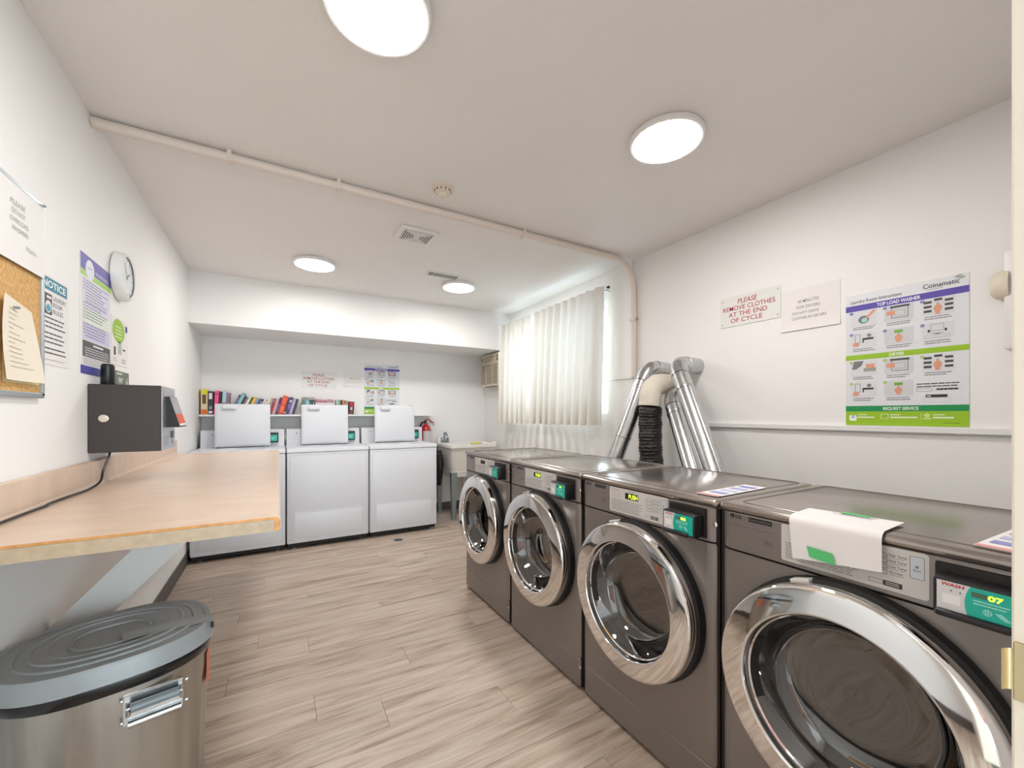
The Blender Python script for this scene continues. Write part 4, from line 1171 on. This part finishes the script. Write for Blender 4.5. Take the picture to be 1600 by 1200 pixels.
MB().grid(lambda u, v: (-0.10 + 0.20 * u, -0.012 + 0.028 * v, 0.002 + 0.028 * math.sin(PI * v) * (0.7 + 0.3 * math.sin(9 * u))), 16, 6).build('cloth', mat('cloth_white', '#e2dcd4', 0.9), t)
# black bag between washer and sink
t = thing('black_bag', 'black plastic bag hanging between the washer and the sink legs', 'bag', (1.655, 4.68, 0))
m_ = MB()
rings = []
rnd = random.Random(4)
for i in range(9):
    f_ = i / 8; z = 0.40 + 0.42 * f_
    k_ = (0.55 + 0.6 * math.sin(PI * min(1, 0.15 + 0.8 * (1 - f_)))) 
    rings.append([(0.052 * k_ * math.cos(a) * (1 + 0.12 * math.sin(5 * a + i)), 0.11 * k_ * math.sin(a) * (1 + 0.10 * math.sin(4 * a + 2 * i)), z) for a in [2 * PI * j / 22 for j in range(22)]])
m_.loft(rings); m_.build('bag', mat('bag_black', '#101012', 0.18, bump=(40, 0.8, 0.02)), t, smooth=70)
MB().tube([(0.0, 0.0, 0.81), (0.02, 0.05, 0.86), (0.0, 0.08, 0.875), (-0.0, 0.13, 0.87)], 0.005, 8).build('bag_tie', M_rubber, t)
# fire extinguisher on the back wall
t = thing('fire_extinguisher', 'red fire extinguisher hung on the wall beside the third washer', 'fire extinguisher', (1.60, 4.955, 0.78))
MB().lathe([(0, 0.050), (0.01, 0.060), (0.015, 0.062), (0.27, 0.062), (0.30, 0.055), (0.325, 0.035), (0.335, 0.022), (0.36, 0.020)], 28, None, 0, True).build('cylinder', M_red, t)
m_ = MB(); m_.grid(lambda u, v: (0.0632 * math.cos(-PI / 2 + (u - 0.4) * 2.1), 0.0632 * math.sin(-PI / 2 + (u - 0.4) * 2.1), 0.06 + 0.20 * v), 12, 1); m_.build('paper_label', mat('ext_label', '#d5d0d0', 0.5), t)
MB().rbox(-0.022, 0.022, -0.018, 0.018, 0.355, 0.385, 0.004, 2).build('valve', M_black, t)
MB().tube([(-0.02, 0, 0.385), (0.03, -0.01, 0.405), (0.10, -0.02, 0.355)], 0.007, 8).build('handle', M_red, t)
MB().tube([(0.0, 0, 0.37), (0.05, -0.01, 0.375), (0.105, -0.02, 0.325)], 0.006, 8).build('lever', M_leg, t)
MB().tube([(-0.02, 0, 0.37), (-0.06, -0.02, 0.36), (-0.085, -0.03, 0.31), (-0.08, -0.035, 0.20), (-0.075, -0.03, 0.08)], 0.011, 10).build('hose', M_rubber, t)
MB().cyl((0.012, -0.018, 0.372), 0.011, 0.008, '-y', 14).build('gauge', M_chrome, t)
MB().box(-0.02, 0.02, 0.06, YB - 4.955 - 0.001, 0.24, 0.33).build('wall_hook', M_leg, t)

# floor drain
t = thing('floor_drain', 'small round dark floor drain in front of the third washer', 'drain', (1.024, 4.045, 0))
MB().lathe([(0.0003, 0.050), (0.003, 0.048), (0.003, 0.041)], 24, None, 0, True).build('rim', M_leg, t)
for i in range(5):
    x = -0.028 + 0.014 * i; hl = math.sqrt(0.038 ** 2 - x * x)
    MB().box(x - 0.004, x + 0.004, -hl, hl, 0.003, 0.0042).build('slot', M_rubber, t)

# ------------------------------------------------------------------ counter on the left wall
CT, CY0, CY1 = 0.962, 1.315, 3.76
t = thing('counter', 'long beige laminate folding counter along the left wall', 'counter', (XL, CY0, 0))
cw = 0.004 - XL
m_ = MB()
prof = [(0.002, CT - 0.040), (0.002, CT)] + [(cw - 0.012 + 0.012 * math.sin(a), CT - 0.012 + 0.012 * math.cos(a)) for a in [PI / 2 * i / 6 for i in range(7)]] + [(cw - 0.008 * (1 - math.cos(a)), CT - 0.032 - 0.008 * math.sin(a)) for a in [PI / 2 * i / 4 for i in range(5)]]
Mc = Matrix(((1, 0, 0, 0), (0, 0, 1, 0), (0, 1, 0, 0), (0, 0, 0, 1)))
m_.prism(prof, 0.004, CY1 - CY0, 0, Mc)
m_.build('worktop', M_lam, t)
m_ = MB()
p2 = [(a, b - 0.006 if b > CT - 0.013 else b) for a, b in prof]
m_.prism([(0.002, CT - 0.040), (0.002, CT - 0.007), (cw - 0.016, CT - 0.007), (cw - 0.016, CT - 0.040)], 0.0, 0.0035, 0, Mc)
m_.build('end_band', M_lam_edge, t)
m_ = MB(); m_.prism([(0.002, CT - 0.0065), (0.002, CT - 0.0005), (cw - 0.012, CT - 0.0005), (cw - 0.004, CT - 0.006), (cw - 0.0005, CT - 0.014), (cw - 0.002, CT - 0.036), (cw - 0.008, CT - 0.0395), (cw - 0.0155, CT - 0.0395), (cw - 0.0155, CT - 0.0065)], 0.0005, 0.0038, 0, Mc)
m_.build('raw_edge', M_wood, t)
bs = MB(); bs.prism([(0.001, CT), (0.001, CT + 0.098), (0.014, CT + 0.100), (0.021, CT + 0.096), (0.022, CT + 0.010), (0.030, CT)], 0.004, CY1 - CY0 + 0.03, 0, Mc)
bs.build('backsplash', M_lam, t)
# diagonal braces
for yy in (0.60, 2.10):
    m_ = MB(); hwid = 0.053
    a = Vector((0.011, 0, 0.36)); b = Vector((0.46, 0, 0.835))
    pts = [(0.002, 0.535), (0.355, CT - 0.041), (0.509, CT - 0.041), (0.002, 0.385)]
    v = [(p[0], yy, p[1]) for p in pts] + [(p[0], yy + 0.04, p[1]) for p in pts]
    m_.add(v, [(0, 1, 2, 3), (7, 6, 5, 4), (0, 4, 5, 1), (1, 5, 6, 2), (2, 6, 7, 3), (3, 7, 4, 0)])
    m_.build('brace', mat('brace_paint', '#d3d0cb', 0.5), t)

# ------------------------------------------------------------------ payment kiosk
KX0, KX1, KY0, KY1, KZ0, KZ1 = XL, -0.434, 2.26, 2.50, 1.092, 1.372
t = thing('payment_kiosk', 'dark brown steel payment kiosk box mounted above the counter', 'kiosk', (KX0, KY0, KZ0))
w, d, h = KX1 - KX0, KY1 - KY0, KZ1 - KZ0
MB().rbox(0.001, w - 0.006, 0, d, 0, h, 0.003, 1).build('housing', M_kiosk, t)
m_ = MB(); m_.rbox(w - 0.006, w, 0.001, d - 0.001, 0.001, h - 0.001, 0.002, 1); fr = m_.build('front_plate', M_alu, t)
MB().lathe([(0, 0.016), (0.003, 0.0155), (0.0035, 0.013), (0.0045, 0.012), (0.0048, 0.0005)], 24, Matrix.Translation((0.048, 0, 0.140)) @ Matrix.Rotation(PI / 2, 4, 'X')).build('lock', mat('lock_nickel', '#d9d2c0', 0.25, 0.6), t)
m_ = MB(); m_.prism([(w, 0.235), (w + 0.016, 0.235), (w + 0.052, 0.105), (w + 0.052, 0.10), (w, 0.10)], 0.03, 0.185, 0, Matrix(((1, 0, 0, 0), (0, 0, 1, 0), (0, 1, 0, 0), (0, 0, 0, 1)))); rd = m_.build('card_terminal', M_black, t)
sd = Vector((-0.036, 0, 0.13)).normalized()
pr = Print((w + 0.052, 0.035, 0.105), (0, 1, 0), sd, 0.0006)
pr.rect(0, 0, 0.145, 0.132, mat('screen_grey', '#9a96a0', 0.2), 0); pr.rect(0.005, 0.012, 0.14, 0.055, '#e0623a', 1); pr.rect(0.005, 0.002, 0.14, 0.011, '#efe6dc', 1)
pr.build('screen', rd)
pr = Print((w, 0.0, 0.0), (0, 1, 0)); MB().rbox(w - 0.001, w + 0.0015, 0.165, 0.19, 0.022, 0.040, 0.0006, 1).build('status_plate', mat('status_grey', '#8a8d96', 0.4), fr)
pr.lines(0.02, 0.13, 0.06, 5, 0.009, '#8f93a2', 0, 0.003)
MB().rbox(w - 0.001, w + 0.002, 0.150, 0.206, 0.047, 0.080, 0.001, 1).build('card_slot', M_black, fr)
pr.build('front_print', fr)
t = thing('antenna', 'short black cylinder antenna standing on the payment kiosk', 'antenna', (-0.630, 2.345, KZ1))
MB().lathe([(0.0005, 0.0215), (0.004, 0.0235), (0.084, 0.0215), (0.090, 0.017), (0.091, 0.001)], 24).build('cap', M_black, t)
MB().lathe([(0.0, 0.026), (0.003, 0.026)], 24, None, 0, True).build('base_ring', M_rubber, t)
# power cord
ct_ = MB()
pth = [(KX0 + 0.062, KY0 + 0.02, KZ0 - 0.001), (KX0 + 0.062, KY0 - 0.0, KZ0 - 0.022), (KX0 + 0.055, KY0 - 0.03, 1.02), (KX0 + 0.058, KY0 - 0.07, 0.985), (KX0 + 0.05, KY0 - 0.15, 0.968), (KX0 + 0.043, KY0 - 0.30, 0.9675), (KX0 + 0.040, KY0 - 0.42, 0.9675), (KX0 + 0.046, KY0 - 0.47, 0.9675), (KX0 + 0.042, KY0 - 0.60, 0.9675), (KX0 + 0.040, KY0 - 0.90, 0.9675)]
def smooth_path(p, n=8):
    p = [Vector(q) for q in p]; out = []
    for i in range(len(p) - 1):
        a, b, c, d_ = p[max(i - 1, 0)], p[i], p[i + 1], p[min(i + 2, len(p) - 1)]
        for k_ in range(n):
            u = k_ / n
            out.append(0.5 * ((2 * b) + (c - a) * u + (2 * a - 5 * b + 4 * c - d_) * u * u + (3 * b - a - 3 * c + d_) * u ** 3))
    out.append(p[-1]); return out
o = ct_.tube(smooth_path(pth), 0.0042, 8).build('power_cord', M_black)
tag(o, 'black power cord running from the kiosk along the counter backsplash', 'cord')

# ------------------------------------------------------------------ left wall notices, clock, cork board
t = thing('wall_clock', 'round white wall clock above the payment kiosk', 'clock', (XL, 2.61, 1.905))
Mk = Matrix.Rotation(PI / 2, 4, 'Y')
MB().lathe([(0.001, 0.105), (0.004, 0.114), (0.030, 0.114), (0.040, 0.108), (0.044, 0.100), (0.040, 0.094)], 48, Mk, 0, False).build('case', M_plast, t)
MB().lathe([(0.034, 0.095), (0.034, 0.001)], 48, Mk).build('dial', mat('clock_dial', '#dfe3e2', 0.4), t)
for i in range(12):
    a = PI * i / 6; m_ = MB(); m_.box(0.0344, 0.0350, -0.002, 0.002, 0.078, 0.088); m_.build('hour_mark', mat('clock_grey', '#9aa09f', 0.5), t).rotation_euler = (a, 0, 0)
for ln, a, wd in ((0.05, -1.0, 0.003), (0.072, 0.5, 0.002)):
    m_ = MB(); m_.box(0.0356, 0.0364, -wd, wd, -0.012, ln); m_.build('hand', mat('clock_hand', '#969c9a', 0.4), t).rotation_euler = (a, 0, 0)
MB().lathe([(0.0345, 0.006), (0.0375, 0.005), (0.038, 0.001)], 12, Mk).build('hub', mat('clock_hand', '#969c9a', 0.4), t)

def wall_poster(o, w, h, label, cat, name='wall_poster', thick=0.002):
    t = thing(name, label, cat, o)
    MB().box(0.0006, thick, 0, w, 0, h).build('sheet', M_paper, t, smooth=0)
    pr = Print((thick, 0, 0), LW, base=0.0004)
    return t, pr
t, pr = wall_poster((XL, 2.19, 1.410), 0.325, 0.475, 'tall violet and lime information poster left of the clock', 'poster')
w, h = 0.325, 0.475
pr.rect(0, h * 0.865, w, h, '#6d68b0', 0); pr.rect(0, h * 0.815, w, h * 0.865, '#a9cf6a', 0); pr.rect(w * 0.92, h * 0.865, w, h, '#4a4292', 1)
pr.disc(w * 0.28, h * 0.89, w * 0.135, '#e6e6f0', 1, 20, h * 0.085); pr.rect(w * 0.22, h * 0.90, w * 0.34, h * 0.908, '#8d8cc0', 2)
pr.lines(w * 0.45, w * 0.92, h * 0.91, 2, h * 0.016, '#d8d6ee', 2, h * 0.007, 0.1)
pr.rect(w * 0.06, h * 0.56, w * 0.95, h * 0.80, '#dcdcec', 0); pr.rect(w * 0.06, h * 0.435, w * 0.95, h * 0.56, '#e0ead8', 0); pr.rect(w * 0.06, h * 0.29, w * 0.95, h * 0.435, '#cfcde6', 0)
for b0, n in ((0.79, 8), (0.60, 2), (0.55, 4), (0.425, 5)):
    pr.lines(w * 0.14, w * 0.92, h * b0, n, h * 0.025, '#7d7c96', 1, h * 0.008, 0.35)
    for i in range(min(n, 4)): pr.disc(w * 0.10, h * (b0 - 0.004) - i * h * 0.025, w * 0.012, '#55547a', 1, 6)
pr.rect(w * 0.06, h * 0.145, w * 0.97, h * 0.28, '#545456', 0); pr.lines(w * 0.38, w * 0.72, h * 0.262, 1, 0.01, '#f2f2f2', 1, h * 0.016, 0.05)
pr.lines(w * 0.12, w * 0.94, h * 0.225, 4, h * 0.02, '#cfcfd2', 1, h * 0.008, 0.1)
pr.lines(w * 0.08, w * 0.95, h * 0.135, 4, h * 0.016, '#8a8a94', 1, h * 0.005, 0.1)
pr.rect(0, 0, w, h * 0.07, '#4b489c', 0)
pr.build('print', t)
t, pr = wall_poster((XL, 2.525, 1.482), 0.225, 0.226, 'small white poster with green circle under the clock', 'poster')
pr.disc(0.095, 0.165, 0.085, '#9cc43a', 0, 24, 0.056); pr.rect(0.19, 0.175, 0.22, 0.205, '#4b4a8c', 1)
pr.lines(0.05, 0.15, 0.185, 4, 0.016, '#d8e8b0', 1, 0.006, 0.2)
pr.rect(0.03, 0.045, 0.055, 0.085, '#3a3a3c', 0); pr.rect(0.085, 0.055, 0.135, 0.115, '#b4bcae', 0); pr.rect(0.155, 0.078, 0.19, 0.086, '#333335', 0); pr.lines(0.02, 0.08, 0.032, 2, 0.010, '#a0a0a4', 0, 0.003); pr.lines(0.14, 0.2, 0.035, 2, 0.012, '#8a8a90', 0, 0.004)
pr.build('print', t)
t, pr = wall_poster((XL, 2.56, 1.372), 0.21, 0.084, 'small dark grey card reading PAY just above the kiosk', 'sign', 'pay_card')
pr.rect(0, 0, 0.21, 0.084, '#6c7268', 0); pr.text('PAY', 0.09, 0.028, 0.026, '#eef0ea', 1, 0.06, 'c', 0.015); pr.lines(0.03, 0.12, 0.076, 1, 0.01, '#dfe4d8', 1, 0.008); pr.poly([(0.16, 0.02), (0.18, 0.065), (0.20, 0.02)], '#b9c49a', 1)
pr.build('print', t)
t, pr = wall_poster((XL, 1.878, 1.415), 0.212, 0.300, 'white NOTICE laundry room rules sign beside the cork board', 'sign', 'rules_sign')
w, h = 0.212, 0.300
pr.rect(0.012, h * 0.83, w * 0.93, h * 0.97, '#2e8296', 0); pr.text('NOTICE', w * 0.49, h * 0.865, h * 0.075, '#f0f4f5', 1, w * 0.76, 'c', 0.02)
pr.rect(0.035, h * 0.56, 0.085, h * 0.79, '#4a3a3c', 0); pr.rect(0.048, h * 0.735, 0.08, h * 0.765, '#e6e2e2', 1); pr.disc(0.060, h * 0.645, 0.021, '#e6e2e2', 1); pr.disc(0.060, h * 0.630, 0.016, '#4a9ab0', 2, ry=0.012)
for i, tx in enumerate(('LAUNDRY', 'ROOM', 'RULES')): pr.text(tx, 0.094, h * (0.735 - 0.075 * i), h * 0.055, '#5b6066', 0, (0.095, 0.066, 0.072)[i], 'l', 0.0)
pr.lines(0.016, 0.19, h * 0.53, 3, h * 0.05, '#4a484a', 0, h * 0.016, 0.15); pr.lines(0.016, 0.19, h * 0.36, 3, h * 0.05, '#4a484a', 0, h * 0.016, 0.25); pr.lines(0.016, 0.19, h * 0.19, 2, h * 0.05, '#4a484a', 0, h * 0.016, 0.1)
pr.lines(0.016, 0.19, h * 0.06, 1, h * 0.05, '#a3a09e', 0, h * 0.008, 0.1)
pr.build('print', t)

BX, BY0, BY1, BZ0, BZ1 = XL + 0.018, 0.95, 1.872, 1.300, 1.918
t = thing('cork_board', 'cork notice board in a silver frame on the left wall', 'notice board', (XL, BY0, BZ0))
w, h = BY1 - BY0, BZ1 - BZ0
MB().box(0.001, 0.010, 0.012, w - 0.012, 0.012, h - 0.012).build('cork_sheet', M_cork, t, smooth=0)
for (y0, y1, z0, z1) in ((0, w, 0, 0.016), (0, w, h - 0.016, h), (0, 0.014, 0.016, h - 0.016), (w - 0.014, w, 0.016, h - 0.016)):
    MB().rbox(0.001, 0.018, y0, y1, z0, z1, 0.003, 1).build('frame_rail', M_alframe, t)
MB().cyl((0.018, w - 0.012, 0.012), 0.004, 0.002, 'x', 10).build('screw', M_black, t)
# white notice on the board
t = thing('board_notice', 'white PLEASE DO NOT OVERLOAD WASHERS paper at the top of the cork board', 'notice', (XL + 0.0185, 1.575, 1.680))
MB().grid(lambda u, v: (0.001 + 0.0006 * (1 - v) * u * u, 0.288 * u, 0.222 * v), 8, 6).build('sheet', M_paper, t)
pr = Print((0.0018, 0, 0), LW)
for i, (tx, ww) in enumerate((('PLEASE', 0.075), ('DO NOT', 0.07), ('OVERLOAD', 0.095), ('WASHERS', 0.085))): pr.text(tx, 0.135 + 0.004 * i, 0.162 - 0.024 * i, 0.014, '#a8a4a2', 1, ww)
pr.build('handwriting', t)
pr = Print((0.0018, 0, 0), LW); pr.text('STRATA', 0.205, 0.052, 0.012, '#a8a4a2', 1, 0.06); pr.build('handwriting', t)
MB().lathe([(0, 0.005), (0.006, 0.004), (0.008, 0.001)], 10, Matrix.Translation((0.002, 0.275, 0.228)) @ Mk).build('push_pin', M_leg, t)
# curled list pinned lower
t = thing('pinned_list', 'curled handwritten list pinned to the cork board', 'notice', (XL + 0.0105, 1.655, 1.345))
def fl(u, v):
    y = 0.165 * u - 0.02 + 0.035 * (1 - v) * u + 0.02 * math.sin(PI * v) * (u - 0.6)
    x = 0.004 + 0.022 * (1 - v) ** 1.3 * (0.4 + 0.6 * abs(u - 0.35)) + 0.010 * (1 - u) * v
    return (x, y, 0.215 * v + 0.02 * v * (1 - u))
MB().grid(fl, 12, 12).build('sheet', mat('aged_paper', '#e9dfcd', 0.75), t)
MB().lathe([(0.0, 0.004), (0.012, 0.004), (0.014, 0.001)], 10, Matrix.Translation((0.010, 0.03, 0.205)) @ Mk).build('push_pin', M_leg, t)
hw_ = MB(); rnd_ = random.Random(9)
for i in range(13):
    v0 = 0.86 - i * 0.058
    u1 = 0.30 + 0.35 * rnd_.random() + (0.2 if i > 9 else 0)
    for k_ in range(6):
        ua = 0.16 + (u1 - 0.16) * k_ / 6; ub = ua + (u1 - 0.16) / 8
        q = [Vector(fl(ua, v0)), Vector(fl(ub, v0)), Vector(fl(ub, v0 + 0.010)), Vector(fl(ua, v0 + 0.010))]
        hw_.add([p_ + Vector((0.0012, 0, 0)) for p_ in q], [(0, 1, 2, 3)])
hw_.build('handwriting', mat('pencil', '#b9b0a4', 0.7), t, smooth=0)
t3 = thing('yellow_note', 'pale yellow note behind the curled list on the cork board', 'notice', (XL + 0.0105, 1.66, 1.340))
MB().box(0.0004, 0.0012, 0, 0.19, 0, 0.09).build('sheet', mat('yellow_paper', '#ecdfae', 0.75), t3, smooth=0)

# ------------------------------------------------------------------ trash can
TCX, TCY, TZ = -0.425, 1.625, 0.60
t = thing('trash_can', 'oval galvanised metal trash can with grey plastic lid', 'trash can', (TCX, TCY, 0), math.radians(14))
def oval(a, b, z, n=56, p=2.5):
    out = []
    for i in range(n):
        c, s_ = math.cos(2 * PI * i / n), math.sin(2 * PI * i / n)
        out.append((a * math.copysign(abs(c) ** (2 / p), c), b * math.copysign(abs(s_) ** (2 / p), s_), z))
    return out
A_, B_ = 0.236, 0.198
m_ = MB()
def rib(a, b, z):
    o_ = oval(a, b, z, 112)
    return [(x * (1 + 0.008 * (1 if (i // 2) % 2 else 0)), y * (1 + 0.008 * (1 if (i // 2) % 2 else 0)), z) for i, (x, y, z) in enumerate(o_)]
m_.loft([oval(A_ * 0.86, B_ * 0.86, 0.001, 112), oval(A_ * 0.88, B_ * 0.88, 0.012, 112), rib(A_ * 0.885, B_ * 0.885, 0.03), rib(A_ * 0.93, B_ * 0.93, 0.44), oval(A_ * 0.945, B_ * 0.945, 0.46, 112), oval(A_ * 0.95, B_ * 0.95, 0.552, 112)])
m_.build('body', M_can, t, smooth=50)
MB().loft([oval(A_ * 0.955, B_ * 0.955, 0.515), oval(A_ * 0.975, B_ * 0.975, 0.52), oval(A_ * 0.985, B_ * 0.985, 0.546), oval(A_ * 0.97, B_ * 0.97, 0.553)], cap0=False, cap1=False).build('bag_rim', mat('bag_black2', '#121214', 0.2), t, smooth=60)
ld = MB()
ld.loft([oval(A_, B_, 0.548), oval(A_ * 1.012, B_ * 1.012, 0.550), oval(A_ * 1.012, B_ * 1.012, 0.555), oval(A_ * 1.0, B_ * 1.0, 0.558), oval(A_ * 0.985, B_ * 0.985, TZ - 0.008), oval(A_ * 0.965, B_ * 0.965, TZ), oval(A_ * 0.92, B_ * 0.92, TZ + 0.001), oval(A_ * 0.90, B_ * 0.90, TZ - 0.003), oval(A_ * 0.86, B_ * 0.86, TZ - 0.002), oval(A_ * 0.55, B_ * 0.55, TZ + 0.006), oval(A_ * 0.52, B_ * 0.52, TZ + 0.003), oval(A_ * 0.30, B_ * 0.30, TZ - 0.004), oval(A_ * 0.05, B_ * 0.05, TZ - 0.005)])
ld = ld.build('lid', M_lid, t, smooth=40)
for k_ in (0.80, 0.68, 0.55, 0.36):
    pts = oval(A_ * k_, B_ * k_, TZ + (0.000 if k_ > 0.7 else 0.0035 if k_ > 0.5 else -0.0005), 48); pts.append(pts[0])
    MB().tube(pts, 0.0045, 8, caps=False).build('lid_ridge', M_lid, ld)
m_ = MB()
def strap(u, v):
    x = 0.02 + (A_ * 0.97 - 0.02) * u
    y = -0.05 + 0.035 * (v - 0.5) * 2 - 0.02 * u
    z = TZ + 0.012 - 0.010 * u ** 3 - 0.006 * abs(v - 0.5) * 2
    return (x, y, z)
m_.grid(strap, 10, 6); m_.build('lid_strap', M_lid, ld)
m_ = MB(); m_.rbox(A_ * 0.93, A_ * 0.93 + 0.012, -0.085, -0.060, 0.568, 0.585, 0.002, 1); m_.build('lid_latch', M_black, ld)
# handle on the near long side
yh = -B_ * 0.955
hd = MB(); hd.rbox(0.02, 0.145, yh - 0.006, yh + 0.004, 0.42, 0.50, 0.002, 1); hd = hd.build('handle_plate', M_galv, t)
MB().tube([(0.035, yh - 0.026, 0.475), (0.135, yh - 0.026, 0.475)], 0.012, 14).build('handle_grip', mat('grip_grey', '#6f777b', 0.35), hd)
for x in (0.030, 0.140):
    MB().tube([(x, yh - 0.002, 0.455), (x, yh - 0.026, 0.458), (x, yh - 0.026, 0.475)], 0.005, 8).build('handle_wire', M_galv, hd)
    for z in (0.432, 0.490):
        MB().lathe([(0, 0.005), (0.003, 0.004), (0.004, 0.0005)], 10, Matrix.Translation((x + (0.012 if x > 0.1 else -0.012), yh - 0.006, z)) @ Matrix.Rotation(PI / 2, 4, 'X')).build('rivet', M_galv, hd)
MB().tube([(0.03, yh - 0.010, 0.425), (0.14, yh - 0.010, 0.425)], 0.010, 12).build('handle_bar', M_galv, hd)
# orange and white sticker on the far end
m_ = MB()
def st(u, v):
    a = -0.42 + 0.26 * u
    z = 0.40 + 0.10 * v
    k_ = 0.948 + 0.02 * (z - 0.44)
    c, s_ = math.cos(a), math.sin(a)
    return (A_ * k_ * math.copysign(abs(c) ** 0.8, c) + 0.003, B_ * k_ * math.copysign(abs(s_) ** 0.8, s_) - 0.001, z)
m_.grid(st, 6, 1); m_.build('sticker', mat('sticker_orange', '#d8623c', 0.4), t)
